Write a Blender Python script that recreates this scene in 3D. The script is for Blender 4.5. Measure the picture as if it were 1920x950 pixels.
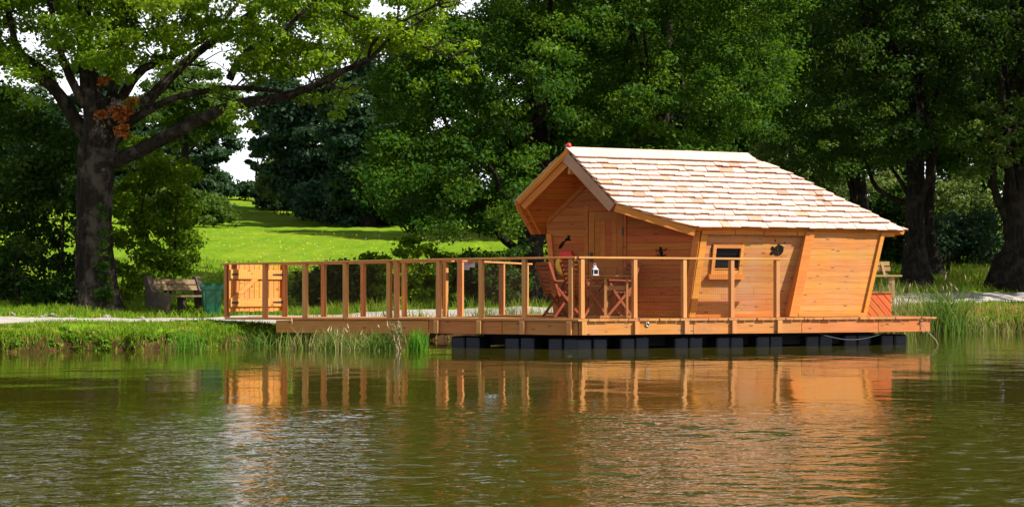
import bpy, bmesh, math, random
import numpy as np
from mathutils import Vector, Matrix

for o in list(bpy.data.objects):
    bpy.data.objects.remove(o)
SC = bpy.context.scene
COL = SC.collection
R = math.radians

# ------------------------------------------------------------------ camera, sky, sun, exposure
F, HX, HY, CZ = 2600.0, 960.0, 545.0, 0.95      # focal length and principal point in photo pixels, eye height
cam = bpy.data.cameras.new('camera')
cam.sensor_width = 36
cam.lens = F / 1920 * 36
cam.shift_y = (HY - 475) / 1920
cam.clip_end = 5000
co = bpy.data.objects.new('camera', cam)
COL.objects.link(co)
co.location = (0, 0, CZ)
co.rotation_euler = (R(90), 0, 0)
SC.camera = co

SUN_EL = R(43)
SUN_H = Vector((0.93, -0.37, 0)).normalized()
SUN = Vector((SUN_H.x * math.cos(SUN_EL), SUN_H.y * math.cos(SUN_EL), math.sin(SUN_EL)))
w = bpy.data.worlds.new('World')
SC.world = w
w.use_nodes = True
nt = w.node_tree
sky = nt.nodes.new('ShaderNodeTexSky')
sky.sky_type = 'NISHITA'
sky.sun_disc = False
sky.sun_elevation = SUN_EL
sky.sun_rotation = math.atan2(SUN_H.x, SUN_H.y)
sky.air_density = 1.0
sky.dust_density = 2.0
bgn = nt.nodes['Background']
bgn.inputs['Strength'].default_value = 0.05
def wnode(t): return nt.nodes.new(t)
wtc = wnode('ShaderNodeTexCoord')
wsp = wnode('ShaderNodeSeparateXYZ'); nt.links.new(wtc.outputs['Generated'], wsp.inputs[0])
wmr = wnode('ShaderNodeMapRange'); wmr.inputs['From Min'].default_value = 0.22; wmr.inputs['From Max'].default_value = 0.48
wmr.inputs['To Min'].default_value = 0.95; wmr.inputs['To Max'].default_value = 0.0; wmr.interpolation_type = 'SMOOTHSTEP'
nt.links.new(wsp.outputs['Z'], wmr.inputs['Value'])
wmp = wnode('ShaderNodeMapping'); wmp.inputs['Scale'].default_value = (1, 1, 2.5); nt.links.new(wtc.outputs['Generated'], wmp.inputs[0])
wno = wnode('ShaderNodeTexNoise'); wno.inputs['Scale'].default_value = 3.0; wno.inputs['Detail'].default_value = 6; nt.links.new(wmp.outputs[0], wno.inputs['Vector'])
wcr = wnode('ShaderNodeMapRange'); wcr.inputs['From Min'].default_value = 0.56; wcr.inputs['From Max'].default_value = 0.70; nt.links.new(wno.outputs['Fac'], wcr.inputs['Value'])
wmx = wnode('ShaderNodeMath'); wmx.operation = 'MAXIMUM'; nt.links.new(wmr.outputs[0], wmx.inputs[0]); nt.links.new(wcr.outputs[0], wmx.inputs[1])
wmi = wnode('ShaderNodeMix'); wmi.data_type = 'RGBA'; nt.links.new(wmx.outputs[0], wmi.inputs[0]); nt.links.new(sky.outputs[0], wmi.inputs[6])
wmi.inputs[7].default_value = (16.0, 16.4, 17.6, 1)          # sunlit haze and cloud
nt.links.new(wmi.outputs[2], bgn.inputs[0])
sl = bpy.data.lights.new('sun', 'SUN')
sl.energy = 5.0
sl.angle = R(0.5)
sl.color = (1.0, 0.93, 0.82)
so = bpy.data.objects.new('sun', sl)
COL.objects.link(so)
so.rotation_mode = 'QUATERNION'
so.rotation_quaternion = SUN.to_track_quat('Z', 'Y')
so.location = (30, -10, 40)
SC.view_settings.view_transform = 'Standard'
SC.view_settings.look = 'None'
SC.view_settings.exposure = 0.95
SC.view_settings.gamma = 1
cy = SC.cycles
cy.max_bounces = 7
cy.diffuse_bounces = 3
cy.glossy_bounces = 3
cy.transmission_bounces = 5
cy.transparent_max_bounces = 6
cy.caustics_reflective = False
cy.caustics_refractive = False

# ------------------------------------------------------------------ helpers
rnd = random.Random(7)
rng = np.random.default_rng(11)
WM = {}

def at(px, py, Y):
    return Vector(((px - HX) / F * Y, Y, CZ + (HY - py) * Y / F))

def t_at(px, P, d):
    r = (px - HX) / F
    return (r * P[1] - P[0]) / (d[0] - r * d[1])

def V3(p, z):
    return Vector((p[0], p[1], z))

def link(o, parent=None, M=None):
    COL.objects.link(o)
    M = M if M is not None else Matrix.Identity(4)
    WM[o.name] = M
    if parent is not None:
        o.parent = parent
        o.matrix_basis = WM[parent.name].inverted() @ M
    else:
        o.matrix_basis = M
    return o

def thing(name, label, cat, loc=(0, 0, 0), group=None):
    o = bpy.data.objects.new(name, None)
    o.empty_display_size = 0.2
    link(o, None, Matrix.Translation(Vector(loc)))
    return tag(o, label, cat, group)

def tag(o, label=None, cat=None, group=None, kind=None):
    if label: o['label'] = label
    if cat: o['category'] = cat
    if group: o['group'] = group
    if kind: o['kind'] = kind
    return o

def add(name, verts, faces, mat, parent=None, M=None, smooth=False, kind=None):
    me = bpy.data.meshes.new(name)
    me.from_pydata([tuple(v) for v in verts], [], faces)
    if smooth:
        me.polygons.foreach_set('use_smooth', [True] * len(me.polygons))
    me.materials.append(mat)
    me.update()
    o = bpy.data.objects.new(name, me)
    link(o, parent, M)
    if kind: o['kind'] = kind
    return o

def frame(O, u, v):
    u = Vector(u).normalized(); v = Vector(v).normalized()
    n = u.cross(v).normalized(); v = n.cross(u)
    return Matrix(((u.x, v.x, n.x, O[0]), (u.y, v.y, n.y, O[1]), (u.z, v.z, n.z, O[2]), (0, 0, 0, 1)))

def prism_geo(poly, t0, t1):
    n = len(poly)
    a = sum(poly[i][0] * poly[(i + 1) % n][1] - poly[(i + 1) % n][0] * poly[i][1] for i in range(n))
    if a < 0: poly = poly[::-1]
    lo, hi = min(t0, t1), max(t0, t1)
    vs = [(x, y, lo) for x, y in poly] + [(x, y, hi) for x, y in poly]
    fs = [tuple(range(n))[::-1], tuple(range(n, 2 * n))] + [(i, (i + 1) % n, n + (i + 1) % n, n + i) for i in range(n)]
    return vs, fs

def prism(name, poly, t0, t1, Fr, mat, parent=None, kind=None):
    cx = sum(p[0] for p in poly) / len(poly); cy_ = sum(p[1] for p in poly) / len(poly)
    vs, fs = prism_geo([(x - cx, y - cy_) for x, y in poly], t0, t1)
    return add(name, vs, fs, mat, parent, Fr @ Matrix.Translation((cx, cy_, 0)), kind=kind)

def clip(poly, n, c):          # keep n.p <= c
    out = []
    for i in range(len(poly)):
        p, q = poly[i], poly[(i + 1) % len(poly)]
        dp = n[0] * p[0] + n[1] * p[1] - c; dq = n[0] * q[0] + n[1] * q[1] - c
        if dp <= 0: out.append(p)
        if dp * dq < 0:
            t = dp / (dp - dq)
            out.append((p[0] + t * (q[0] - p[0]), p[1] + t * (q[1] - p[1])))
    return out

def area(p):
    return abs(sum(p[i][0] * p[(i + 1) % len(p)][1] - p[(i + 1) % len(p)][0] * p[i][1] for i in range(len(p)))) / 2

def clad(poly, Fr, bw, thick, mat, parent, gap=0.006, ang=0.0, holes=(), name='plank', joint=None, t0=0.0, jit=0.002, rag=0.0):
    """boards along the frame's u (turned by ang), each its own object"""
    ca, sa = math.cos(ang), math.sin(ang)
    rp = [(x * ca + y * sa, -x * sa + y * ca) for x, y in poly]
    Fr2 = Fr @ Matrix.Rotation(ang, 4, 'Z')
    lo = min(p[1] for p in rp); hi = max(p[1] for p in rp)
    k = 0; v = lo
    while v < hi - 0.005:
        v1 = min(v + bw, hi)
        s = clip(clip(rp, (0, -1), -(v + gap / 2)), (0, 1), v1 - gap / 2)
        pieces = [s] if len(s) > 2 else []
        for (hx0, hx1, hy0, hy1) in holes:
            nxt = []
            for s in pieces:
                ys = [p[1] for p in s]
                mid = (min(ys) + max(ys)) / 2
                if hy0 < mid < hy1:
                    nxt += [clip(s, (1, 0), hx0), clip(s, (-1, 0), -hx1)]
                else: nxt.append(s)
            pieces = [s for s in nxt if len(s) > 2]
        for s in pieces:
            cut = [s]
            if joint:
                xs = [p[0] for p in s]
                x = min(xs) + rnd.uniform(0.3, 1.0) * joint
                rest = s; cut = []
                while x < max(xs) - 0.3:
                    cut.append(clip(rest, (1, 0), x - 0.0015)); rest = clip(rest, (-1, 0), -(x + 0.0015)); x += joint * rnd.uniform(.75, 1.2)
                cut.append(rest)
            for c in cut:
                if len(c) > 2 and area(c) > 4e-4:
                    if rag:
                        dx = rnd.uniform(-rag, rag); xm = sum(p[0] for p in c) / len(c)
                        c = [(p[0] + dx * (p[0] > xm), p[1]) for p in c]
                    prism(name, c, t0, t0 + thick + rnd.uniform(-jit, jit), Fr2, mat, parent)
        v = v1; k += 1

_boxes = {}
def cbox_geo(l, w_, h, c):
    bm = bmesh.new()
    bmesh.ops.create_cube(bm, size=1)
    bmesh.ops.scale(bm, vec=(l, w_, h), verts=bm.verts)
    if c > 0:
        bmesh.ops.bevel(bm, geom=list(bm.edges), offset=c, segments=1, affect='EDGES')
    vs = [tuple(v.co) for v in bm.verts]; fs = [tuple(v.index for v in f.verts) for f in bm.faces]
    bm.free()
    return vs, fs

def box(name, l, w_, h, M, mat, parent=None, c=0.004):
    key = (round(l, 4), round(w_, 4), round(h, 4), c, mat.name)
    if key in _boxes:
        o = bpy.data.objects.new(name, _boxes[key]); link(o, parent, M)
        return o
    vs, fs = cbox_geo(l, w_, h, min(c, l / 4, w_ / 4, h / 4))
    o = add(name, vs, fs, mat, parent, M)
    _boxes[key] = o.data
    return o

def beam(name, p0, p1, w_, h, mat, parent=None, up=(0, 0, 1), c=0.004, ext=0.0):
    """box with local x along p0-p1, width w_ sideways, height h along up"""
    p0 = Vector(p0); p1 = Vector(p1); x = (p1 - p0); L = x.length + 2 * ext; x.normalize()
    up = Vector(up); y = up.cross(x)
    if y.length < 1e-4: y = Vector((0, 1, 0)).cross(x)
    y.normalize(); z = x.cross(y)
    m = (p0 + p1) / 2
    M = Matrix(((x.x, y.x, z.x, m.x), (x.y, y.y, z.y, m.y), (x.z, y.z, z.z, m.z), (0, 0, 0, 1)))
    return box(name, L, w_, h, M, mat, parent, c)

class MB:
    def __init__(s): s.v = []; s.f = []
    def put(s, vs, fs, M=None):
        b = len(s.v)
        s.v += [tuple(M @ Vector(v)) if M is not None else tuple(v) for v in vs]
        s.f += [tuple(i + b for i in f) for f in fs]
    def tube(s, pts, rad, n=8, cap=True, lump=0.0):
        pts = [Vector(p) for p in pts]; b = len(s.v)
        prev = None
        for i, p in enumerate(pts):
            d = (pts[min(i + 1, len(pts) - 1)] - pts[max(i - 1, 0)]).normalized()
            if prev is None:
                a = d.orthogonal().normalized()
            else:
                a = prev - d * prev.dot(d)
                a = a.normalized() if a.length > 1e-5 else d.orthogonal().normalized()
            prev = a; bb = d.cross(a)
            r = rad[i] if hasattr(rad, '__len__') else rad
            for k in range(n):
                q = 2 * math.pi * k / n
                rr = r * (1 + lump * rnd.uniform(-1, 1))
                s.v.append(tuple(p + (a * math.cos(q) + bb * math.sin(q)) * rr))
        for i in range(len(pts) - 1):
            for k in range(n):
                k2 = (k + 1) % n
                s.f.append((b + i * n + k, b + i * n + k2, b + (i + 1) * n + k2, b + (i + 1) * n + k))
        if cap:
            s.f.append(tuple(b + k for k in range(n))[::-1])
            s.f.append(tuple(b + (len(pts) - 1) * n + k for k in range(n)))
    def lathe(s, prof, c=(0, 0, 0), n=20):
        b = len(s.v)
        for r, z in prof:
            for k in range(n):
                q = 2 * math.pi * k / n
                s.v.append((c[0] + r * math.cos(q), c[1] + r * math.sin(q), c[2] + z))
        for i in range(len(prof) - 1):
            for k in range(n):
                k2 = (k + 1) % n
                s.f.append((b + i * n + k, b + i * n + k2, b + (i + 1) * n + k2, b + (i + 1) * n + k))
        s.f.append(tuple(b + k for k in range(n))[::-1])
        s.f.append(tuple(b + (len(prof) - 1) * n + k for k in range(n)))
    def build(s, name, mat, parent=None, M=None, smooth=False, kind=None):
        return add(name, s.v, s.f, mat, parent, M, smooth, kind)

def spline(pts, n):
    """Catmull-Rom through (Vector, radius) pairs"""
    P = [Vector(p) for p, r in pts]; Rr = [r for p, r in pts]
    outp, outr = [], []
    for i in range(len(P) - 1):
        p0 = P[max(i - 1, 0)]; p1 = P[i]; p2 = P[i + 1]; p3 = P[min(i + 2, len(P) - 1)]
        for k in range(n):
            t = k / n
            outp.append(0.5 * ((2 * p1) + (p2 - p0) * t + (2 * p0 - 5 * p1 + 4 * p2 - p3) * t * t + (3 * p1 - p0 - 3 * p2 + p3) * t ** 3))
            outr.append(Rr[i] + (Rr[i + 1] - Rr[i]) * t)
    outp.append(P[-1]); outr.append(Rr[-1])
    return outp, outr

def fast_mesh(name, verts, nper, mat, parent=None, tint=None, kind=None, M=None):
    """verts: (N*nper,3) array; every run of nper verts is one face"""
    nv = len(verts); nf = nv // nper
    me = bpy.data.meshes.new(name)
    me.vertices.add(nv); me.loops.add(nv); me.polygons.add(nf)
    me.vertices.foreach_set('co', np.ascontiguousarray(verts, dtype=np.float32).ravel())
    me.loops.foreach_set('vertex_index', np.arange(nv, dtype=np.int32))
    me.polygons.foreach_set('loop_start', np.arange(0, nv, nper, dtype=np.int32))
    me.polygons.foreach_set('loop_total', np.full(nf, nper, dtype=np.int32))
    if tint is not None:
        a = me.attributes.new('tint', 'FLOAT', 'POINT')
        a.data.foreach_set('value', np.repeat(tint, nper).astype(np.float32))
    me.materials.append(mat)
    me.update(); me.validate()
    o = bpy.data.objects.new(name, me)
    link(o, parent, M)
    if kind: o['kind'] = kind
    return o

# ------------------------------------------------------------------ materials
def newmat(name):
    m = bpy.data.materials.new(name); m.use_nodes = True
    n = m.node_tree
    return m, n, n.nodes['Principled BSDF'], n.nodes.new, n.links.new

def ramp(N, L, fac, stops):
    r = N('ShaderNodeValToRGB')
    while len(r.color_ramp.elements) < len(stops): r.color_ramp.elements.new(0.5)
    for e, (p, c) in zip(r.color_ramp.elements, stops):
        e.position = p; e.color = (*c, 1)
    L(fac, r.inputs[0])
    return r.outputs[0]

def noise(N, L, vec, scale, detail=4, rough=0.55):
    t = N('ShaderNodeTexNoise'); t.inputs['Scale'].default_value = scale
    t.inputs['Detail'].default_value = detail; t.inputs['Roughness'].default_value = rough
    if vec is not None: L(vec, t.inputs['Vector'])
    return t

def mixc(N, L, fac, a, b, mode='MIX'):
    m = N('ShaderNodeMix'); m.data_type = 'RGBA'; m.blend_type = mode
    for sock, val in ((m.inputs[0], fac), (m.inputs[6], a), (m.inputs[7], b)):
        if hasattr(val, 'links'): L(val, sock)
        elif isinstance(val, (int, float)): sock.default_value = val
        else: sock.default_value = (*val, 1)
    return m.outputs[2]

def mth(N, L, op, a, b=0.0, clampit=False):
    m = N('ShaderNodeMath'); m.operation = op; m.use_clamp = clampit
    for i, val in enumerate((a, b)):
        if hasattr(val, 'links'): L(val, m.inputs[i])
        else: m.inputs[i].default_value = val
    return m.outputs[0]

def bump(N, L, bsdf, h, strength, dist):
    b = N('ShaderNodeBump'); b.inputs['Strength'].default_value = strength; b.inputs['Distance'].default_value = dist
    L(h, b.inputs['Height']); L(b.outputs[0], bsdf.inputs['Normal'])

def wood(name, dark, light, knot=(0.08, 0.03, 0.01), rough=0.62, gs=(0.9, 16, 16), var=0.25, knots=True, grey=0.0, hue=0.02):
    m, n, B, N, L = newmat(name)
    tc = N('ShaderNodeTexCoord'); oi = N('ShaderNodeObjectInfo')
    off = N('ShaderNodeVectorMath'); off.operation = 'SCALE'; off.inputs[0].default_value = (37, 71, 13); L(oi.outputs['Random'], off.inputs['Scale'])
    ad = N('ShaderNodeVectorMath'); ad.operation = 'ADD'; L(tc.outputs['Object'], ad.inputs[0]); L(off.outputs[0], ad.inputs[1])
    mp = N('ShaderNodeMapping'); mp.inputs['Scale'].default_value = gs; L(ad.outputs[0], mp.inputs[0])
    g = noise(N, L, mp.outputs[0], 2.2, 6, 0.62)
    c = ramp(N, L, g.outputs['Fac'], [(0.30, dark), (0.68, light)])
    big = noise(N, L, ad.outputs[0], 1.3, 3)
    c = mixc(N, L, mth(N, L, 'MULTIPLY', big.outputs['Fac'], 0.55), c, tuple(x * 0.62 for x in dark))
    if knots:
        mk = N('ShaderNodeMapping'); mk.inputs['Scale'].default_value = (3.6, 11, 11); L(ad.outputs[0], mk.inputs[0])
        vo = N('ShaderNodeTexVoronoi'); vo.inputs['Scale'].default_value = 1.0; L(mk.outputs[0], vo.inputs['Vector'])
        kf = ramp(N, L, vo.outputs['Distance'], [(0.09, (1, 1, 1)), (0.19, (0, 0, 0))])
        c = mixc(N, L, mth(N, L, 'MULTIPLY', kf, 0.85), c, knot)
    if grey > 0:
        gp = N('ShaderNodeNewGeometry'); mg = N('ShaderNodeMapping'); mg.inputs['Scale'].default_value = (1.6, 1.6, .7); L(gp.outputs['Position'], mg.inputs[0])
        ng = noise(N, L, mg.outputs[0], 1.6, 6, .62)
        gf = mth(N, L, 'MULTIPLY', ramp(N, L, ng.outputs['Fac'], [(0.4, (0, 0, 0)), (0.75, (1, 1, 1))]), grey)
        c = mixc(N, L, gf, c, (0.34, 0.27, 0.22))
    hs = N('ShaderNodeHueSaturation'); L(c, hs.inputs['Color'])
    L(mth(N, L, 'ADD', mth(N, L, 'MULTIPLY', oi.outputs['Random'], var), 1 - var / 2), hs.inputs['Value'])
    wn = N('ShaderNodeTexWhiteNoise'); wn.noise_dimensions = '1D'; L(oi.outputs['Random'], wn.inputs['W'])
    L(mth(N, L, 'ADD', mth(N, L, 'MULTIPLY', wn.outputs['Value'], hue), 0.5 - hue / 2), hs.inputs['Hue'])
    L(hs.outputs[0], B.inputs['Base Color'])
    B.inputs['Roughness'].default_value = rough
    B.inputs['Specular IOR Level'].default_value = 0.25
    bump(N, L, B, g.outputs['Fac'], 0.25, 0.004)
    return m

def plain(name, col, rough=0.5, metal=0.0, var=0.15, scale=6.0, spec=0.5):
    m, n, B, N, L = newmat(name)
    tc = N('ShaderNodeTexCoord')
    g = noise(N, L, tc.outputs['Object'], scale, 5)
    c = ramp(N, L, g.outputs['Fac'], [(0.3, tuple(x * (1 - var) for x in col)), (0.7, tuple(min(1, x * (1 + var)) for x in col))])
    L(c, B.inputs['Base Color'])
    B.inputs['Roughness'].default_value = rough; B.inputs['Metallic'].default_value = metal
    B.inputs['Specular IOR Level'].default_value = spec
    return m

def leafmat(name, stops, trans=0.45, tcol=(0.30, 0.42, 0.02), rough=0.6, spec=0.12):
    m, n, B, N, L = newmat(name)
    a = N('ShaderNodeAttribute'); a.attribute_name = 'tint'
    c = ramp(N, L, a.outputs['Fac'], stops)
    L(c, B.inputs['Base Color']); B.inputs['Roughness'].default_value = rough
    B.inputs['Specular IOR Level'].default_value = spec
    tr = N('ShaderNodeBsdfTranslucent')
    L(mixc(N, L, 0.5, c, tcol), tr.inputs['Color'])
    mx = N('ShaderNodeMixShader'); mx.inputs[0].default_value = trans
    L(B.outputs[0], mx.inputs[1]); L(tr.outputs[0], mx.inputs[2])
    L(mx.outputs[0], n.nodes['Material Output'].inputs['Surface'])
    return m

M_ = {}
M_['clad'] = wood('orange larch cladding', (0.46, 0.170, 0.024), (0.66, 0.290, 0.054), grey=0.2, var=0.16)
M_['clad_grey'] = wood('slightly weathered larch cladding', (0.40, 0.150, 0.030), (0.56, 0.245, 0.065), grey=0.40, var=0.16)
M_['porch'] = wood('shade-darkened larch boards', (0.29, 0.074, 0.009), (0.44, 0.135, 0.019), var=0.2)  # same larch as the cladding, with porch shade darkened into the colour
M_['trim'] = wood('larch trim', (0.46, 0.150, 0.020), (0.64, 0.250, 0.045), var=0.12, knots=False)
M_['deck'] = wood('larch decking', (0.42, 0.165, 0.040), (0.60, 0.27, 0.085), grey=0.2, var=0.25)
M_['fascia'] = wood('douglas fir fascia', (0.44, 0.148, 0.030), (0.60, 0.240, 0.062), grey=0.18, var=0.12)
M_['post'] = wood('larch posts', (0.48, 0.185, 0.042), (0.67, 0.300, 0.090), grey=0.22, var=0.2, knots=False)
M_['shingle'] = wood('larch shingles', (0.58, 0.362, 0.280), (0.80, 0.590, 0.510), rough=0.6, gs=(22, 0.9, 16), var=0.17, knots=False, hue=0.014)
M_['shingle_red'] = wood('reddish larch shingles', (0.46, 0.235, 0.150), (0.66, 0.40, 0.29), rough=0.6, gs=(16, 0.9, 16), var=0.3, knots=False)
M_['chair'] = wood('red stained hardwood', (0.20, 0.046, 0.016), (0.33, 0.085, 0.028), var=0.2, knots=False)
M_['table'] = wood('oiled table wood', (0.40, 0.17, 0.05), (0.56, 0.28, 0.09), var=0.2, knots=False)
M_['barge'] = wood('greyed barge board', (0.36, 0.19, 0.10), (0.50, 0.30, 0.18), grey=0.5, var=0.1, knots=False)
M_['gate'] = wood('larch gate', (0.52, 0.195, 0.042), (0.69, 0.310, 0.082), var=0.15)
M_['box'] = wood('red larch box', (0.46, 0.12, 0.026), (0.62, 0.19, 0.05), var=0.15)
M_['oldwood'] = wood('weathered bench wood', (0.13, 0.080, 0.042), (0.25, 0.165, 0.090), var=0.3, knots=False)
M_['benchwood'] = wood('pale bench wood', (0.34, 0.20, 0.08), (0.48, 0.31, 0.14), var=0.2, knots=False)
M_['concrete'] = plain('aged concrete', (0.075, 0.055, 0.040), 0.9, var=0.4, scale=9)
M_['bin'] = plain('green bin plastic', (0.004, 0.085, 0.040), 0.4, var=0.08)
M_['black'] = plain('black iron', (0.012, 0.011, 0.010), 0.55)
M_['cutout'] = plain('black painted cutout', (0.008, 0.007, 0.006), 0.8, spec=0.1)
M_['float'] = plain('blue grey float plastic', (0.005, 0.008, 0.018), 0.55, var=0.35, scale=3)
M_['hull'] = plain('dark hull', (0.008, 0.008, 0.010), 0.8)
M_['white'] = plain('white enamel', (0.58, 0.60, 0.68), 0.5, var=0.04)
M_['placard'] = plain('white board', (0.55, 0.55, 0.62), 0.6, var=0.04)
M_['yellow'] = plain('yellow buoy foam', (0.75, 0.42, 0.01), 0.5, var=0.08)
M_['red'] = plain('red buoy cover', (0.62, 0.012, 0.008), 0.5, var=0.08)
M_['rope'] = plain('pale rope', (0.36, 0.27, 0.18), 0.9, var=0.2, scale=40)
M_['steel'] = plain('galvanised steel', (0.45, 0.43, 0.40), 0.35, 0.8)
M_['net'] = plain('brown wire netting', (0.07, 0.045, 0.025), 0.6, spec=0.2)
M_['glass'] = plain('dark window glass', (0.005, 0.006, 0.008), 0.08, var=0.1, spec=0.15)
M_['stone'] = plain('grey stone', (0.22, 0.20, 0.17), 0.9, var=0.35, scale=8)

def bark(name, a, b, lichen, amt):
    m, n, B, N, L = newmat(name)
    tc = N('ShaderNodeTexCoord')
    mp = N('ShaderNodeMapping'); mp.inputs['Scale'].default_value = (7, 7, 1.1); L(tc.outputs['Object'], mp.inputs[0])
    g = noise(N, L, mp.outputs[0], 2.0, 8, 0.65)
    c = ramp(N, L, g.outputs['Fac'], [(0.32, a), (0.62, b)])
    l2 = noise(N, L, tc.outputs['Object'], 3.2, 5, 0.6)
    lf = mth(N, L, 'MULTIPLY', ramp(N, L, l2.outputs['Fac'], [(0.5, (0, 0, 0)), (0.62, (1, 1, 1))]), amt)
    c = mixc(N, L, lf, c, lichen)
    L(c, B.inputs['Base Color']); B.inputs['Roughness'].default_value = 0.95; B.inputs['Specular IOR Level'].default_value = 0.1
    bump(N, L, B, g.outputs['Fac'], 1.0, 0.14)
    return m
M_['bark'] = bark('oak bark with lichen', (0.008, 0.006, 0.005), (0.034, 0.026, 0.020), (0.14, 0.12, 0.095), 0.45)
M_['bark_dark'] = bark('dark oak bark', (0.005, 0.004, 0.003), (0.030, 0.024, 0.018), (0.080, 0.070, 0.052), 0.35)

G = lambda *s: [(p, c) for p, c in s]
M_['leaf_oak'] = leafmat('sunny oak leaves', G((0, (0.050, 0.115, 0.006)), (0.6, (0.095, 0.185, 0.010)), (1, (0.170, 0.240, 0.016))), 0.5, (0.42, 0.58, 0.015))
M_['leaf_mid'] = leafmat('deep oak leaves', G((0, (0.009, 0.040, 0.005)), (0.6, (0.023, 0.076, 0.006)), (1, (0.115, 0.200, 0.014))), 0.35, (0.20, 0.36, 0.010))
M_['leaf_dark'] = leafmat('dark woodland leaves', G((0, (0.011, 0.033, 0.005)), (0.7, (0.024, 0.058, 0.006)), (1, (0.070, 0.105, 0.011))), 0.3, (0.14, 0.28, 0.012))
M_['leaf_bush'] = leafmat('shrub leaves', G((0, (0.035, 0.075, 0.012)), (0.7, (0.065, 0.115, 0.016)), (1, (0.130, 0.160, 0.030))), 0.35, (0.22, 0.34, 0.03))
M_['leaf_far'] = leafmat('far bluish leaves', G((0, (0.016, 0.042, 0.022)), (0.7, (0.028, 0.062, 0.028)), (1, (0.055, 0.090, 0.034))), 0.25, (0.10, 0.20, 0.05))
M_['leaf_pale'] = leafmat('pale shrub leaves', G((0, (0.075, 0.120, 0.028)), (0.7, (0.120, 0.165, 0.042)), (1, (0.190, 0.220, 0.070))), 0.35, (0.30, 0.38, 0.06))
M_['leaf_brown'] = leafmat('withered brown leaves', G((0, (0.26, 0.070, 0.018)), (1, (0.42, 0.140, 0.035))), 0.3, (0.40, 0.14, 0.03))
M_['grass'] = leafmat('bank grass blades', G((0, (0.085, 0.190, 0.008)), (0.55, (0.165, 0.270, 0.013)), (0.78, (0.300, 0.310, 0.040)), (1, (0.380, 0.230, 0.085))), 0.45, (0.30, 0.42, 0.02), spec=0.15)
M_['reed'] = leafmat('reed blades', G((0, (0.045, 0.120, 0.014)), (0.5, (0.100, 0.190, 0.022)), (0.75, (0.230, 0.230, 0.070)), (1, (0.360, 0.250, 0.130))), 0.35, (0.28, 0.40, 0.04), spec=0.15)
M_['reed_green'] = leafmat('bright green reed blades', G((0, (0.060, 0.190, 0.016)), (1, (0.130, 0.290, 0.020))), 0.45, (0.22, 0.50, 0.02), spec=0.15)
M_['weed'] = leafmat('bank weed leaves', G((0, (0.060, 0.150, 0.008)), (0.6, (0.120, 0.240, 0.012)), (0.85, (0.230, 0.290, 0.030)), (1, (0.330, 0.200, 0.070))), 0.4, (0.26, 0.46, 0.02))
M_['petal'] = plain('white petals', (0.80, 0.80, 0.70), 0.7, var=0.05)
M_['petal_y'] = plain('yellow petals', (0.75, 0.50, 0.03), 0.7, var=0.05)

# ground, path, water
m, n, B, N, L = newmat('grassy ground'); M_['ground'] = m
geo = N('ShaderNodeNewGeometry')
n1 = noise(N, L, geo.outputs['Position'], 0.16, 5, 0.6); n2 = noise(N, L, geo.outputs['Position'], 2.5, 6, 0.7)
c1 = ramp(N, L, n1.outputs['Fac'], [(0.35, (0.085, 0.205, 0.008)), (0.50, (0.135, 0.255, 0.011)), (0.62, (0.235, 0.290, 0.020))])
c1 = mixc(N, L, 0.55, c1, ramp(N, L, n2.outputs['Fac'], [(0.3, (0.065, 0.145, 0.005)), (0.7, (0.210, 0.285, 0.012))]))
n3 = noise(N, L, geo.outputs['Position'], 1.1, 5, 0.65)
sep = N('ShaderNodeSeparateXYZ'); L(geo.outputs['Normal'], sep.inputs[0])
steep = ramp(N, L, sep.outputs['Z'], [(0.70, (1, 1, 1)), (0.93, (0, 0, 0))])
spos = N('ShaderNodeSeparateXYZ'); L(geo.outputs['Position'], spos.inputs[0])
low = ramp(N, L, mth(N, L, 'MULTIPLY', spos.outputs['Z'], 0.5), [(0.20, (1, 1, 1)), (0.28, (0, 0, 0))])
patch = mth(N, L, 'MULTIPLY', ramp(N, L, n3.outputs['Fac'], [(0.54, (0, 0, 0)), (0.62, (1, 1, 1))]), low)
earth = ramp(N, L, n2.outputs['Fac'], [(0.3, (0.016, 0.009, 0.005)), (0.7, (0.085, 0.042, 0.020))])
c1 = mixc(N, L, mth(N, L, 'MULTIPLY', patch, 0.8), c1, ramp(N, L, n2.outputs['Fac'], [(0.3, (0.12, 0.05, 0.020)), (0.7, (0.33, 0.150, 0.060))]))
c1 = mixc(N, L, steep, c1, earth)
L(c1, B.inputs['Base Color']); B.inputs['Roughness'].default_value = 0.95; B.inputs['Specular IOR Level'].default_value = 0.05
bump(N, L, B, n2.outputs['Fac'], 0.8, 0.22)

m, n, B, N, L = newmat('pale gravel'); M_['path'] = m
geo = N('ShaderNodeNewGeometry')
n2 = noise(N, L, geo.outputs['Position'], 22, 5, 0.7); n1 = noise(N, L, geo.outputs['Position'], 1.2, 4)
c1 = mixc(N, L, 0.5, ramp(N, L, n2.outputs['Fac'], [(0.3, (0.20, 0.18, 0.17)), (0.7, (0.46, 0.42, 0.38))]), ramp(N, L, n1.outputs['Fac'], [(0.3, (0.26, 0.23, 0.21)), (0.7, (0.44, 0.40, 0.36))]))
L(c1, B.inputs['Base Color']); B.inputs['Roughness'].default_value = 0.95
bump(N, L, B, n2.outputs['Fac'], 0.5, 0.02)

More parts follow.
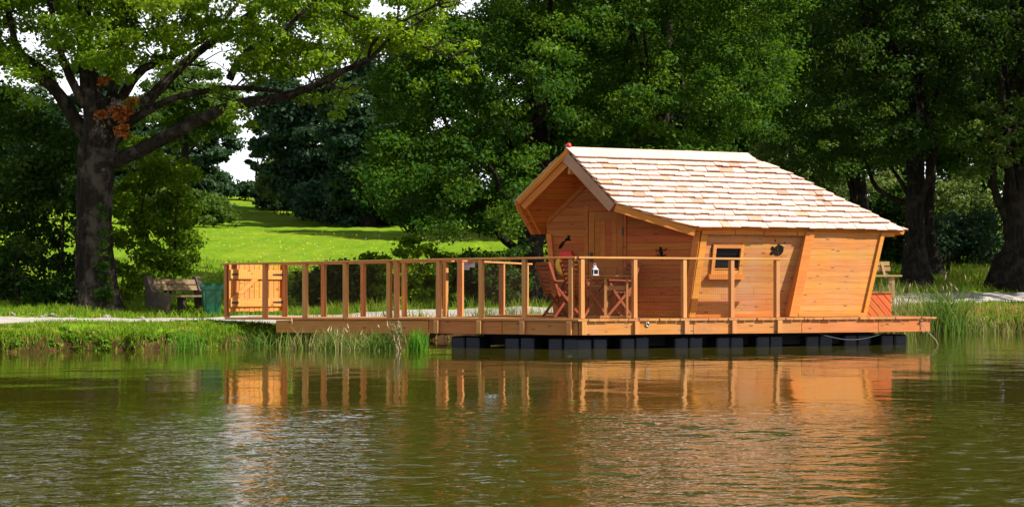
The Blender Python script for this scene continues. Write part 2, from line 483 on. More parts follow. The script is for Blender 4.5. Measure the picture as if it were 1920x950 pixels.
RIP = 0.0065
m, n, B, N, L = newmat('olive pond water'); M_['water'] = m
geo = N('ShaderNodeNewGeometry'); pos = geo.outputs['Position']
sp = N('ShaderNodeSeparateXYZ'); L(pos, sp.inputs[0])
def mapped(scale, rot=0.0):
    mp = N('ShaderNodeMapping'); mp.inputs['Scale'].default_value = scale; mp.inputs['Rotation'].default_value = (0, 0, rot); L(pos, mp.inputs[0]); return mp.outputs[0]
def ripple(off):
    ad = N('ShaderNodeVectorMath'); ad.operation = 'ADD'; L(pos, ad.inputs[0]); ad.inputs[1].default_value = off
    def one(scale, rot, sc, det):
        mp = N('ShaderNodeMapping'); mp.inputs['Scale'].default_value = scale; mp.inputs['Rotation'].default_value = (0, 0, rot); L(ad.outputs[0], mp.inputs[0])
        return noise(N, L, mp.outputs[0], sc, det, 0.5).outputs['Fac']
    return mth(N, L, 'ADD', mth(N, L, 'MULTIPLY', one((.8, 1.5, 1), R(9), 11.0, 2), 1.0), mth(N, L, 'MULTIPLY', one((.8, 1.4, 1), R(-16), 4.2, 1), 1.5))
EPS = 0.004
h0, hx, hy_ = ripple((0, 0, 0)), ripple((EPS, 0, 0)), ripple((0, EPS, 0))
lz = noise(N, L, mapped((0.35, 0.8, 1), R(12)), 0.7, 3, 0.55)
mr = N('ShaderNodeMapRange'); mr.interpolation_type = 'SMOOTHSTEP'
mr.inputs['From Min'].default_value = 14.6; mr.inputs['From Max'].default_value = 11.2; mr.inputs['To Min'].default_value = 0.14; mr.inputs['To Max'].default_value = 1.0
L(mth(N, L, 'ADD', sp.outputs['Y'], mth(N, L, 'MULTIPLY', lz.outputs['Fac'], 4.0)), mr.inputs['Value'])
amp = mth(N, L, 'MULTIPLY', mr.outputs[0], RIP / EPS)
cb = N('ShaderNodeCombineXYZ')
L(mth(N, L, 'MULTIPLY', mth(N, L, 'SUBTRACT', h0, hx), amp), cb.inputs[0]); L(mth(N, L, 'MULTIPLY', mth(N, L, 'SUBTRACT', h0, hy_), amp), cb.inputs[1])
nad = N('ShaderNodeVectorMath'); nad.operation = 'ADD'; L(cb.outputs[0], nad.inputs[0]); L(geo.outputs['Normal'], nad.inputs[1])
nno = N('ShaderNodeVectorMath'); nno.operation = 'NORMALIZE'; L(nad.outputs[0], nno.inputs[0]); L(nno.outputs[0], B.inputs['Normal'])
B.inputs['Base Color'].default_value = (0.040, 0.036, 0.0035, 1)
B.inputs['Roughness'].default_value = 0.01; B.inputs['IOR'].default_value = 1.33
B.inputs['Specular IOR Level'].default_value = 0.5

# ------------------------------------------------------------------ terrain
SHORE = np.array([(-400, -60), (-60, 8), (-20, 18.3), (-8, 21.4), (-6, 22.1), (-4.9, 23.0), (-4.5, 24.6), (-3.6, 25.8), (-1.2, 26.9),
                  (1, 28.3), (4, 29.7), (8, 31.0), (12.5, 32.2), (25, 36), (80, 50), (400, 140)], float)

def shore_d(X, Y):
    X = np.asarray(X, float); Y = np.asarray(Y, float)
    best = np.full(X.shape, 1e9)
    for i in range(len(SHORE) - 1):
        a, b = SHORE[i], SHORE[i + 1]; ab = b - a
        t = np.clip(((X - a[0]) * ab[0] + (Y - a[1]) * ab[1]) / (ab @ ab), 0, 1)
        best = np.minimum(best, np.hypot(X - a[0] - t * ab[0], Y - a[1] - t * ab[1]))
    wob = 0.16 * np.sin(X * 3.1 + 1.0) + 0.10 * np.sin(X * 7.3) + 0.06 * np.sin(X * 13.7 + 2)
    return np.where(Y > np.interp(X, SHORE[:, 0], SHORE[:, 1]), best, -best) + wob

def ground_z(X, Y):
    X = np.asarray(X, float); Y = np.asarray(Y, float)
    d = shore_d(X, Y)
    s = np.clip((d + 0.12) / 0.42, 0, 1); s = s * s * (3 - 2 * s)
    k1 = np.interp(X, [-6, -1, 7], [0.016, 0.060, 0.108])
    b_ = np.clip(d / 1.25, 0, 1); b_ = b_ * (2 - b_)
    z = -0.5 + (0.5 + 0.13) * s + 0.21 * b_ + k1 * np.clip(d, 0, 7) + 0.098 * np.clip(d - 7, 0, 116)
    z += np.interp(X, [-6, -1], [1.0, 0.0]) * 0.065 * np.clip(d - 3.9, 0, 3.2)
    z += np.where(d > 0.3, 0.03 * np.sin(X * 1.7 + Y * 0.6) * np.sin(Y * 1.3 - X * 0.4), 0)
    z += np.clip((d - 12) / 40, 0, 1) * (0.35 * np.sin(X * 0.11 + 0.5) + 0.25 * np.sin(Y * 0.13))
    return z

def gz(x, y): return float(ground_z(np.array([x]), np.array([y]))[0])

xs = np.unique(np.concatenate([np.linspace(-700, -60, 14), np.linspace(-60, -18, 30), np.arange(-18, 20, 0.16), np.linspace(20, 60, 28), np.linspace(60, 700, 14)]))
ys = np.unique(np.concatenate([np.linspace(-60, 16, 20), np.arange(16, 40, 0.16), np.arange(40, 60, 0.5), np.linspace(60, 170, 60), np.linspace(170, 1800, 14)]))
XX, YY = np.meshgrid(xs, ys)
ZZ = ground_z(XX, YY)
nx, ny = len(xs), len(ys)
me = bpy.data.meshes.new('ground')
vv = np.stack([XX.ravel(), YY.ravel(), ZZ.ravel()], 1)
idx = np.arange(nx * ny).reshape(ny, nx)
fq = np.stack([idx[:-1, :-1], idx[:-1, 1:], idx[1:, 1:], idx[1:, :-1]], -1).reshape(-1, 4)
me.vertices.add(len(vv)); me.vertices.foreach_set('co', vv.astype(np.float32).ravel())
me.loops.add(fq.size); me.loops.foreach_set('vertex_index', fq.astype(np.int32).ravel())
me.polygons.add(len(fq)); me.polygons.foreach_set('loop_start', np.arange(0, fq.size, 4, dtype=np.int32))
me.polygons.foreach_set('loop_total', np.full(len(fq), 4, np.int32))
me.polygons.foreach_set('use_smooth', np.ones(len(fq), bool))
me.materials.append(M_['ground']); me.update(); me.validate()
go = bpy.data.objects.new('ground', me); link(go); tag(go, kind='structure')

def wave_field(X, Y):
    r = np.random.default_rng(77)
    Z = np.zeros_like(X); Zc = np.zeros_like(X)
    nw = 90
    lam = np.exp(r.uniform(np.log(.11), np.log(.46), nw)); th = R(-82) + r.normal(0, R(40), nw); ph = r.uniform(0, 6.283, nw)
    grp = .75 + .5 * np.sin(X * 1.9 + Y * .6) * np.sin(Y * 1.5 - X * .5)
    for l_, t_, p_ in zip(lam, th, ph):
        k = 6.283 / l_
        q = k * (X * math.cos(t_) + Y * math.sin(t_)) + p_ + .9 * np.sin(X * 1.3 + p_ * 3) + .8 * np.sin(Y * 1.1 + p_ * 2)
        Z += (1.0 / k) * (np.sin(q) + .22 * np.cos(2 * q))
    Z *= 0.105 * grp / math.sqrt(nw / 2)
    for l_, t_, p_ in zip(np.exp(r.uniform(np.log(.45), np.log(2.2), 26)), R(-75) + r.normal(0, R(45), 26), r.uniform(0, 6.283, 26)):
        k = 6.283 / l_
        Zc += (1.0 / k) * np.sin(k * (X * math.cos(t_) + Y * math.sin(t_)) + p_)
    Zc *= 0.0055 / math.sqrt(13)
    wob = .9 * np.sin(X * .55 + .4) + .6 * np.sin(X * 1.3 + Y * .8) + .5 * np.sin(Y * 1.9 - X * .35)
    m_ = np.clip((11.9 + .7 * wob - Y) / 2.8, 0, 1); m_ = m_ * m_ * (3 - 2 * m_)
    m_ = m_ * (.72 + .28 * np.sin(X * .8 + 1.4) * np.sin(Y * .7 + X * .2))
    fade = np.clip((10.5 - np.abs(X)) / 2.5, 0, 1) * np.clip((Y - 3.6) / .8, 0, 1) * np.clip((26 - Y) / 2, 0, 1)
    return (Z * m_ + Zc) * fade
wx = np.unique(np.concatenate([[-400, -120, -40, -18], np.arange(-11, -5.4, .08), np.arange(-5.4, 5.4, .032), np.arange(5.4, 11, .08), [18, 40, 120, 400]]))
wy = np.unique(np.concatenate([[-300, -80, -20, 0, 3], np.arange(3.6, 9.5, .021), np.arange(9.5, 13, .034), np.arange(13, 26, .085), [32, 45, 60]]))
WX, WY = np.meshgrid(wx, wy); WZ = wave_field(WX, WY)
me = bpy.data.meshes.new('water')
vv = np.stack([WX.ravel(), WY.ravel(), WZ.ravel()], 1); nx, ny = len(wx), len(wy)
idx = np.arange(nx * ny).reshape(ny, nx)
fq = np.stack([idx[:-1, :-1], idx[:-1, 1:], idx[1:, 1:], idx[1:, :-1]], -1).reshape(-1, 4)
me.vertices.add(len(vv)); me.vertices.foreach_set('co', vv.astype(np.float32).ravel())
me.loops.add(fq.size); me.loops.foreach_set('vertex_index', fq.astype(np.int32).ravel())
me.polygons.add(len(fq)); me.polygons.foreach_set('loop_start', np.arange(0, fq.size, 4, dtype=np.int32))
me.polygons.foreach_set('loop_total', np.full(len(fq), 4, np.int32)); me.polygons.foreach_set('use_smooth', np.ones(len(fq), bool))
me.materials.append(M_['water']); me.update(); me.validate()
wo = bpy.data.objects.new('water', me); link(wo); tag(wo, kind='structure')

pc = [(-40, 14.5), (-20, 21.6), (-12, 23.9), (-8.5, 25.0), (-5.6, 27.0), (-2.4, 28.9), (0.5, 30.6), (4, 32.2), (8, 34.4), (11, 35.8), (15, 37.2), (30, 42), (60, 50)]
pp, _ = spline([(Vector((x, y, 0)), 1) for x, y in pc], 24)
pv, pf = [], []
for i, p in enumerate(pp):
    d = (pp[min(i + 1, len(pp) - 1)] - pp[max(i - 1, 0)]).normalized(); nn = Vector((-d.y, d.x, 0))
    for k in range(7):
        q = p + nn * (k / 6 - 0.5) * (2.15 + 0.25 * math.sin(i * 0.7) + 0.12 * math.sin(i * 2.3 + k))
        pv.append((q.x, q.y, gz(q.x, q.y) + 0.014 + 0.02 * (1 - abs(k - 3) / 3)))
for i in range(len(pp) - 1):
    for k in range(6):
        a = i * 7 + k
        pf.append((a, a + 7, a + 8, a + 1))
tag(add('path', pv, pf, M_['path'], smooth=True), kind='structure')

def path_dist(X, Y):
    P = np.array([(p.x, p.y) for p in pp]); X = np.asarray(X)[:, None]; Y = np.asarray(Y)[:, None]
    return np.sqrt(((X - P[None, :, 0]) ** 2 + (Y - P[None, :, 1]) ** 2).min(1))

# ------------------------------------------------------------------ platform geometry
e1 = Vector((0.951, 0.309, 0)).normalized()        # along the front of the platform and the cabin
nn1 = Vector((e1.y, -e1.x, 0))                     # outward (towards the pond)
g = Vector((-0.919, 0.395, 0)).normalized()        # along the left face and the gangway
h = Vector((-g.y * -1, -g.x, 0)).normalized() if False else Vector((0.395, 0.919, 0)).normalized()
A = Vector((1.08, 22.4, 0))
ZD = 0.50
Lr = t_at(1743, A, e1)
Bc = A + e1 * Lr
sC = 2.70
Cc = A + g * sC
B2 = Bc - nn1 * 4.4
D2 = Cc + h * 4.5
GW = 1.25
sEnd = t_at(418, A, g)

def zdeck(s): return ZD - 0.030 * max(0, min(1, (s - 2.5) / 3.5))

plat = thing('floating_platform', 'floating timber deck on dark blue floats under the cabin', 'platform', (A.x, A.y, 0))
core = [(p.x, p.y) for p in (Cc, A, Bc, B2, D2)]
cen = Vector((sum(p[0] for p in core) / 5, sum(p[1] for p in core) / 5, 0))
def inset(poly, d):
    out = []
    for p in poly:
        v = Vector((p[0], p[1], 0)); out.append(tuple((v + (cen - v).normalized() * d).xy))
    return out
I4 = Matrix.Identity(4)
prism('hull', inset(core, 1.0), 0.02, 0.40, I4, M_['hull'], plat)
prism('subframe', inset(core, 0.12), 0.40, 0.455, I4, M_['fascia'], plat)
FrD = frame((A.x, A.y, 0), -g, h)     # u to the right along the left face, v into the deck
def toD(p): q = FrD.inverted() @ Vector((p[0], p[1], 0)); return (q.x, q.y)
over = [Cc - h * 0.05, A - h * 0.05 + nn1 * 0.02, Bc + nn1 * 0.055 + e1 * 0.09, B2 + e1 * 0.09, D2]
clad([toD(p) for p in over], FrD, 0.118, 0.034, M_['deck'], plat, gap=0.007, t0=0.460, joint=None, jit=0.003, name='deck_board', rag=0.016)
# fascia boards and floats
def run(P, d, a, b, off): return P + d * a + off, P + d * b + off
cuts = [0.0, 2.02, 4.05, 5.55, Lr]
for i in range(4):
    a, b = run(A, e1, cuts[i] + 0.003, cuts[i + 1] - 0.003, nn1 * 0.0)
    beam('fascia_board', V3(a, 0.345), V3(b, 0.345), 0.04, 0.224, M_['fascia'], plat)
for a_, b_ in ((0.02, 1.35), (1.36, 2.68)):
    a, b = run(A, g, a_, b_, h * 0.02)
    beam('fascia_board', V3(a, 0.345), V3(b, 0.345), 0.04, 0.224, M_['fascia'], plat)
a, b = Cc + h * 0.02, D2
beam('fascia_board', V3(a, 0.345), V3(b, 0.345), 0.04, 0.224, M_['fascia'], plat)
a, b = Bc - nn1 * 0.03, B2
beam('fascia_board', V3(a, 0.345), V3(b, 0.345), 0.04, 0.224, M_['fascia'], plat)
def floats(P, d, inn, a, b, sb=0.0):
    t = a; k = 0
    while t + 0.25 < b:
        c_ = P + d * (t + 0.125 + rnd.uniform(-.006, .006)) + inn * (0.40 + sb * t + rnd.uniform(-.02, .02))
        M = frame((c_.x, c_.y, 0.03 + rnd.uniform(-.008, .008)), d, inn)
        box('float', 0.25, 0.5, 0.30, M, M_['float'], plat, c=0.022)
        t += 0.272 if k % 2 == 0 else (0.50 if k % 6 != 3 else 0.72)
        k += 1
floats(A, e1, -nn1, 0.04, Lr + 0.02, 0.04)
floats(A, g, h, 0.08, 2.65)
# mooring ring, rope
def torus(Rr, r, n=20, m_=8, a0=0, a1=2 * math.pi):
    vs, fs = [], []
    for i in range(n + 1):
        t = a0 + (a1 - a0) * i / n
        for k in range(m_):
            q = 2 * math.pi * k / m_
            vs.append(((Rr + r * math.cos(q)) * math.cos(t), (Rr + r * math.cos(q)) * math.sin(t), r * math.sin(q)))
    for i in range(n):
        for k in range(m_):
            fs.append((i * m_ + k, (i + 1) * m_ + k, (i + 1) * m_ + (k + 1) % m_, i * m_ + (k + 1) % m_))
    return vs, fs
tr = t_at(1213, A, e1)
p = A + e1 * tr + nn1 * 0.032
vs, fs = torus(0.03, 0.009)
add('mooring_ring', vs, fs, M_['steel'], plat, frame((p.x, p.y, 0.40), e1, (0, 0, 1)), smooth=True)
mb = MB(); mb.tube([(0, 0, -0.012), (0, 0, 0.001)], 0.022, 12)
mb.build('ring_plate', M_['black'], plat, frame((p.x, p.y, 0.40), e1, (0, 0, 1)))
mb = MB()
p0 = A + e1 * (Lr - 0.2) + nn1 * 0.03
mb.tube([V3(p0, .43), V3(p0 + e1 * 0.03 + nn1 * 0.02, .36), V3(p0 + e1 * 0.12 + nn1 * .05, 0.22), V3(p0 + e1 * 0.24 + nn1 * .08, 0.1), V3(p0 + e1 * 0.30 + nn1 * .1, -0.03)], 0.0065, 6)
mb.tube([V3(p0 + nn1 * .012, .43), V3(p0 + nn1 * .012 + e1 * .02, .33), V3(p0 + nn1 * .012 - e1 * .01, .27), V3(p0 + e1 * .06 + nn1 * .01, 0.20)], 0.005, 6)
mb.tube([V3(p0 + nn1 * .02 - e1 * .03, .42), V3(p0 + nn1 * .03, .445), V3(p0 + nn1 * .02 + e1 * .03, .41), V3(p0 + nn1 * .02 - e1 * .03, .40)], 0.0065, 6)
tag(mb.build('mooring_rope', M_['rope'], smooth=True), 'pale frayed rope trailing into the water from the right end of the deck', 'rope')
mb = MB()
hp = [A + e1 * t + nn1 * (-0.02) for t in np.linspace(Lr - 2.2, Lr - 0.9, 14)]
mb.tube([V3(q, 0.215 - 0.11 * math.sin(math.pi * i / 13)) for i, q in enumerate(hp)], 0.009, 6)
tag(mb.build('slack_hose', M_['float'], smooth=True), 'thin grey hose sagging in front of the floats under the cabin', 'hose')

# gangway
gang = thing('gangway', 'wooden gangway leading from the grassy bank to the floating deck', 'gangway', tuple(A + g * 4))
def gpt(s, k, z=0): q = A + g * s + h * k; return Vector((q.x, q.y, z))
nb = 9
for i in range(nb):
    k0 = -0.03 + (GW + 0.06) * (i + 0.5) / nb
    for s0, s1 in ((sC + 0.01, 4.35), (4.36, sEnd - 0.05)):
        beam('deck_board', gpt(s0, k0, zdeck(s0) - 0.022 + rnd.uniform(-.002, .002)), gpt(s1, k0, zdeck(s1) - 0.022 + rnd.uniform(-.002, .002)), (GW + .06) / nb - 0.008, 0.034, M_['deck'], gang)
for k0 in (0.03, GW - 0.03):
    beam('side_beam', gpt(sC + 0.02, k0, 0.335), gpt(5.75, k0, 0.315), 0.05, 0.22, M_['fascia'], gang)
for s0 in (3.2, 4.0, 4.8, 5.4):
    beam('cross_beam', gpt(s0, 0.06, 0.36), gpt(s0, GW - 0.06, 0.36), 0.08, 0.16, M_['fascia'], gang)

def net(P0, P1, z0, z1, parent, zb0=0, zb1=0):
    d = (P1 - P0); Ln = d.length; d.normalize(); pitch = 0.036; r = 0.0007
    mbn = MB()
    vsb, fsb = [(-.5, -.5, -.5), (.5, -.5, -.5), (.5, .5, -.5), (-.5, .5, -.5), (-.5, -.5, .5), (.5, -.5, .5), (.5, .5, .5), (-.5, .5, .5)], [(0, 1, 5, 4), (1, 2, 6, 5), (2, 3, 7, 6), (3, 0, 4, 7)]
    n_ = int(Ln / pitch)
    for i in range(1, n_):
        mbn.put([(x * 2 * r + i * Ln / n_, y * 2 * r, z * (z1 - z0) + (z0 + z1) / 2) for x, y, z in vsb], fsb)
    m__ = int((z1 - z0) / pitch)
    for j in range(m__ + 1):
        zz = z0 + (z1 - z0) * j / m__
        mbn.put([(z * Ln + Ln / 2, y * 2 * r + 0.004, x * 2 * r + zz) for x, y, z in vsb], fsb)
    return mbn.build('netting', M_['net'], parent, frame((P0.x, P0.y, 0), d, (-d.y, d.x, 0)))

def railing(name, label, P, d, inn, ts, a, b, zt, batt, group, zf=lambda t: ZD, cap_w=0.13, nets=True):
    root = thing(name, label, 'railing', tuple(P + d * ts[0]) [:2] + (ZD,), group)
    for t in ts:
        q = P + d * t + inn * 0.055
        lean = rnd.uniform(-.004, .004)
        beam('post', V3(q, zf(t)), V3(q + d * lean, zt(t) - 0.034), 0.105, 0.066, M_['post'], root, up=d)
        if batt:
            qq = P + d * t - inn * 0.045
            beam('batten', V3(qq, 0.236), V3(qq, 0.452), 0.048, 0.085, M_['post'], root, up=d)
    q0, q1 = P + d * a + inn * 0.055, P + d * b + inn * 0.055
    n_ = max(1, round(abs(b - a) / 3.3))
    for i in range(n_):
        t0, t1 = a + (b - a) * i / n_, a + (b - a) * (i + 1) / n_
        s_ = 0.002 if i else 0
        beam('rail', V3(P + d * t0 + inn * 0.055, zt(t0) - 0.017), V3(P + d * (t1 - 0.003) + inn * 0.055, zt(t1) - 0.017), cap_w, 0.032, M_['post'], root)
    if nets:
        st = sorted(ts)
        for t0, t1 in zip(st[:-1], st[1:]):
            if t1 - t0 > 0.3:
                net(P + d * (t0 + .05) + inn * 0.02, P + d * (t1 - .05) + inn * 0.02, max(zf(t0), zf(t1)) + 0.03, min(zt(t0), zt(t1)) - 0.06, root)
    return root

GR = 'railings around the deck and gangway'
tsR = [t_at(px, A, e1) for px in (1093, 1192, 1285, 1374, 1459)]
railing('railing', 'sunlit front railing on the pond side of the cabin', A, e1, -nn1, tsR, t_at(1085, A, e1) - .0, t_at(1479, A, e1), lambda t: 1.505, True, GR)
tsL = [t_at(px, A, g) for px in (1069, 981, 900, 820)]
railing('railing', 'shaded front railing from the deck corner by the chairs leftwards', A, g, h, tsL, 0.06, 2.62, lambda t: 1.505 - 0.004 * t, True, GR)
tsG = [t_at(px, A, g) for px in (741, 727, 645, 569, 494, 422)]
railing('railing', 'near railing of the gangway passing in front of the gate', A, g, h, tsG, 2.623, sEnd + 0.05, lambda t: 1.494 - 0.010 * (t - 2.6), False, GR, zf=zdeck)
PF = A + h * GW
tsF = [t_at(px, PF, g) for px in (838, 761, 684, 610, 537)]
railing('railing', 'far railing of the gangway ending at the gate hinges', PF, g, -h, tsF, tsF[0] - 0.15, tsF[-1] + 0.05, lambda t: 1.495 - 0.009 * (t - 2.6), False, GR, zf=zdeck)
PL = Cc
tsS = [t_at(px, PL, h) for px in (858, 897, 936)] + [4.1]
railing('railing', 'railing at the back left side of the deck behind the chairs', PL, h, -g, [tsS[0], tsS[2], tsS[3]], tsS[0] - .05, 4.3, lambda t: 1.495, False, GR)

# gate
Gh = PF + g * (tsF[-1] + 0.06) - h * 0.04
Yg = 25.0
Ge = Vector(((428 - HX) / F * Yg, Yg, 0))
gd = (Gh - Ge); gl = gd.length; gd.normalize()
gate = thing('garden_gate', 'wooden plank gate with Z brace and black strap hinges at the gangway end', 'gate', (Ge.x, Ge.y, 0.55))
FrG = frame((Ge.x, Ge.y, 0), gd, (0, 0, 1))
zt_, zb_ = 1.425, 0.575
nbd = 11
for i in range(nbd):
    x0, x1 = gl * i / nbd + 0.006, gl * (i + 1) / nbd - 0.006
    prism('board', [(x0, zb_ + rnd.uniform(-.01, .01)), (x1, zb_ + rnd.uniform(-.01, .01)), (x1, zt_), (x0, zt_)], 0, 0.022 + rnd.uniform(-.002, .002), FrG, M_['clad'], gate)
for z0, z1 in ((1.165, 1.335), (0.665, 0.815)):
    prism('crosspiece', [(0.012, z0), (gl - 0.02, z0), (gl - 0.02, z1), (0.012, z1)], 0.025, 0.058, FrG, M_['gate'], gate)
prism('brace', [(0.03, 0.818), (0.17, 0.818), (0.66, 1.162), (0.52, 1.162)], 0.025, 0.066, FrG, M_['gate'], gate)
for z0 in (1.235, 0.725):
    prism('hinge', [(0.03, z0), (0.19, z0), (0.19, z0 + .028), (0.03, z0 + .028)], 0.059, 0.066, FrG, M_['black'], gate)
    prism('hinge', [(gl - .30, z0 + .004), (gl - .05, z0 - .006), (gl - .05, z0 - .03), (gl + .005, z0 - .03), (gl + .005, z0 + .06), (gl - .05, z0 + .06), (gl - .05, z0 + .036), (gl - .30, z0 + .026)], 0.059, 0.066, FrG, M_['black'], gate)

# placard under the far rail
q = at(878, 497, 24.9)
FrP = frame(q, e1 * 0.3 + Vector((1, 0, 0)), (0, 0, 1))
prism('placard', [(-.13, -.085), (.02, -.085), (.02, -.035), (.12, -.035), (.12, .05), (-.13, .05)], -0.008, 0.008, FrP, M_['placard'])
tag(bpy.data.objects['placard'], 'small white stepped board hung under the far gangway railing', 'sign')

# ------------------------------------------------------------------ cabin
RZ = 3.40
W0 = None
offw = 0.65
Pw = A - nn1 * offw
W0 = Pw + e1 * t_at(1290, Pw, e1)
cabin = thing('cabin', 'orange wooden cabin with steep shingled roof on the floating deck', 'cabin', (W0.x, W0.y, ZD))
rootM = cabin
sL = t_at(1041, W0, g)                      # left end of the porch wall
lean_r, lean_l = 0.22, 0.15
# roof control points
sA = None
R0 = Vector(((1063 - HX) / F * 24.0, 24.0, RZ))
Lrid = t_at(1400, R0, e1)
RE = R0 + e1 * Lrid
RUN, DROP = 1.149, 1.38
SL = math.hypot(RUN, DROP)
def front_pt(a, w_): return R0 + e1 * a + nn1 * RUN * w_ - Vector((0, 0, DROP * w_))
RUNB = 1.05
def back_pt(a, w_): return R0 + e1 * a - nn1 * RUNB * w_ - Vector((0, 0, DROP * w_))
eavL = R0 + nn1 * RUN
aER = t_at(1306, eavL, e1)
aEE = t_at(1697, eavL, e1)
fpoly = [(0, 0), (0.60, 0.70), (aER, 1.0), (aEE, 1.0), (Lrid, 0)]
bpoly = [(0, 0), (-0.70, 0.62), (-0.25, 1.0), (aEE, 1.0), (Lrid, 0)]
roof_parts = MB()
FrF = frame(R0, e1, -(nn1 * RUN - Vector((0, 0, DROP))))       # v up-slope, n outward
FrB = frame(R0, -e1, -(-nn1 * RUNB - Vector((0, 0, DROP))))
SLB = math.hypot(RUNB, DROP)
fp2 = [(a, -w_ * SL) for a, w_ in fpoly]
bp2 = [(-a, -w_ * SLB) for a, w_ in bpoly]
vs, fs = prism_geo(fp2, -0.075, 0.0); roof_parts.put(vs, fs, FrF)
vs, fs = prism_geo(bp2, -0.078, -0.002); roof_parts.put(vs, fs, FrB)
EF, EB = front_pt(aEE, 1.0), back_pt(aEE, 1.0)
vn = (EF - RE).cross(EB - RE).normalized()
if vn.z < 0: vn = -vn
hb = [RE, EF, EB]
mid = (EF + EB) / 2
FrH = frame(RE, (EB - EF), -(mid - RE))
def toF(Fr, p): q = Fr.inverted() @ p; return (q.x, q.y)
hp2 = [toF(FrH, p) for p in hb]
vs, fs = prism_geo(hp2, -0.08, -0.003); roof_parts.put(vs, fs, FrH)
roof = roof_parts.build('roof', M_['trim'], cabin)

def shingle_geo(c, q0, q1, h0, h1, th):
    n_ = len(c)
    def hh_(y): return h0 + (h1 - h0) * ((q0 - y) / (q0 - q1))      # rises towards the butt (lower end)
    aa = sum(c[i][0] * c[(i + 1) % n_][1] - c[(i + 1) % n_][0] * c[i][1] for i in range(n_))
    if aa < 0: c = c[::-1]
    vs = [(x, y, hh_(y)) for x, y in c] + [(x, y, hh_(y) + th) for x, y in c]
    fs = [tuple(range(n_))[::-1], tuple(range(n_, 2 * n_))] + [(i, (i + 1) % n_, n_ + (i + 1) % n_, n_ + i) for i in range(n_)]
    return vs, fs

def shingle_course(poly, Fr, ytop, ybot, wr, h0, h1, th, each, stuff, over=0.06, ext=0.02):
    lo = min(p[0] for p in poly); hi = max(p[0] for p in poly)
    x = lo - rnd.uniform(0, wr[0])
    while x < hi:
        wd = rnd.uniform(*wr); yb = ybot - rnd.uniform(-0.014, 0.016)
        q = clip(clip(poly, (-1, 0), -(x + 0.003)), (1, 0), x + wd - 0.003)
        q = clip(clip(q, (0, 1), ytop + over), (0, -1), -yb) if len(q) > 2 else []
        if len(q) > 2 and area(q) > 0.002:
            hj = rnd.uniform(-.006, .012)
            vs, fs = shingle_geo(q, ytop + over, yb, h0, h1 + hj, th)
            if each:
                cx = sum(p[0] for p in q) / len(q); cy_ = sum(p[1] for p in q) / len(q)
                add('shingle', [(a - cx, b - cy_, c) for a, b, c in vs], fs, M_['shingle_red'] if rnd.random() < 0.07 else M_['shingle'], roof, Fr @ Matrix.Translation((cx, cy_, 0)))
            else: stuff.put(vs, fs, Fr)
        x += wd
# a little overhang over the slab edges
def grow(poly, dx, dy): 
    cx = sum(p[0] for p in poly) / len(poly); cy_ = sum(p[1] for p in poly) / len(poly)
    return [(p[0] + (dx if p[0] > cx else -dx), p[1] + (0 if p[1] > cy_ else -dy)) for p in poly]
fpg = grow(fp2, 0.03, 0.045); bpg = grow(bp2, 0.03, 0.045)
stf = MB()
ncap = 0.24; nrow = 12
for r_ in range(nrow - 1, -1, -1):
    yt = -(ncap + (SL - ncap) * r_ / nrow); yb = -(ncap + (SL - ncap) * (r_ + 1) / nrow)
    if r_ == nrow - 1: yb -= 0.04
    shingle_course(fpg, FrF, yt, yb, (0.12, 0.29), 0.003, 0.052, 0.024, True, stf)
for r_ in range(nrow):
    yt = -(ncap + (SLB - ncap) * r_ / nrow); yb = -(ncap + (SLB - ncap) * (r_ + 1) / nrow)
    if r_ == nrow - 1: yb -= 0.04
    shingle_course(bpg, FrB, yt, yb, (0.18, 0.36), 0.003, 0.022, 0.012, False, stf)
hpg = grow(hp2, 0.03, 0.03)
hl = max(-p[1] for p in hp2)
for r_ in range(16):
    shingle_course(hpg, FrH, -hl * r_ / 16, -hl * (r_ + 1) / 16 - (0.03 if r_ == 15 else 0), (0.18, 0.36), 0.003, 0.022, 0.012, False, stf)
stf.build('shingles', M_['shingle'], roof, kind='stuff')
# ridge boards
x = -0.03
while x < Lrid - 0.05:
    wd = min(rnd.uniform(0.26, 0.46), Lrid + 0.02 - x)
    q = [(x + .002, 0.02), (x + wd - .002, 0.02), (x + wd - .002 + .10, -ncap - rnd.uniform(0, .018)), (x + .002 + .10, -ncap - rnd.uniform(0, .018))]
    vs, fs = shingle_geo(q, 0.02, -ncap, 0.014, 0.064, 0.024)
    cx = x + wd / 2
    add('ridge_shingle', [(a - cx, b + .1, c) for a, b, c in vs], fs, M_['shingle'], roof, FrF @ Matrix.Translation((cx, -.1, 0)))
    x += wd
mbb = MB()
x = -0.03
while x < Lrid:
    wd = min(rnd.uniform(0.26, 0.46), Lrid + 0.02 - x)
    q = [(-x - wd + .002, 0.015), (-x - .002, 0.015), (-x - .002, -ncap), (-x - wd + .002, -ncap)]
    vs, fs = shingle_geo(q, 0.02, -ncap, 0.010, 0.036, 0.014); mbb.put(vs, fs, FrB)
    x += wd
mbb.build('ridge_shingles', M_['shingle'], roof, kind='stuff')
# soffit boards of the back slope under the porch and the front slope
def strip_soffit(poly, Fr, amax):
    q = clip(poly, (1, 0), amax) if amax > 0 else clip(poly, (-1, 0), -amax)
    return q
sof = clip(bp2, (-1, 0), 1.9)
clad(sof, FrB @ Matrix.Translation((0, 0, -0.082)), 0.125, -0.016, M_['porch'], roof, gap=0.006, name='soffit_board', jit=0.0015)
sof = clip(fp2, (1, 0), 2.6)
clad(sof, FrF @ Matrix.Translation((0, 0, -0.079)), 0.125, -0.016, M_['porch'], roof, gap=0.006, name='soffit_board', jit=0.0015)
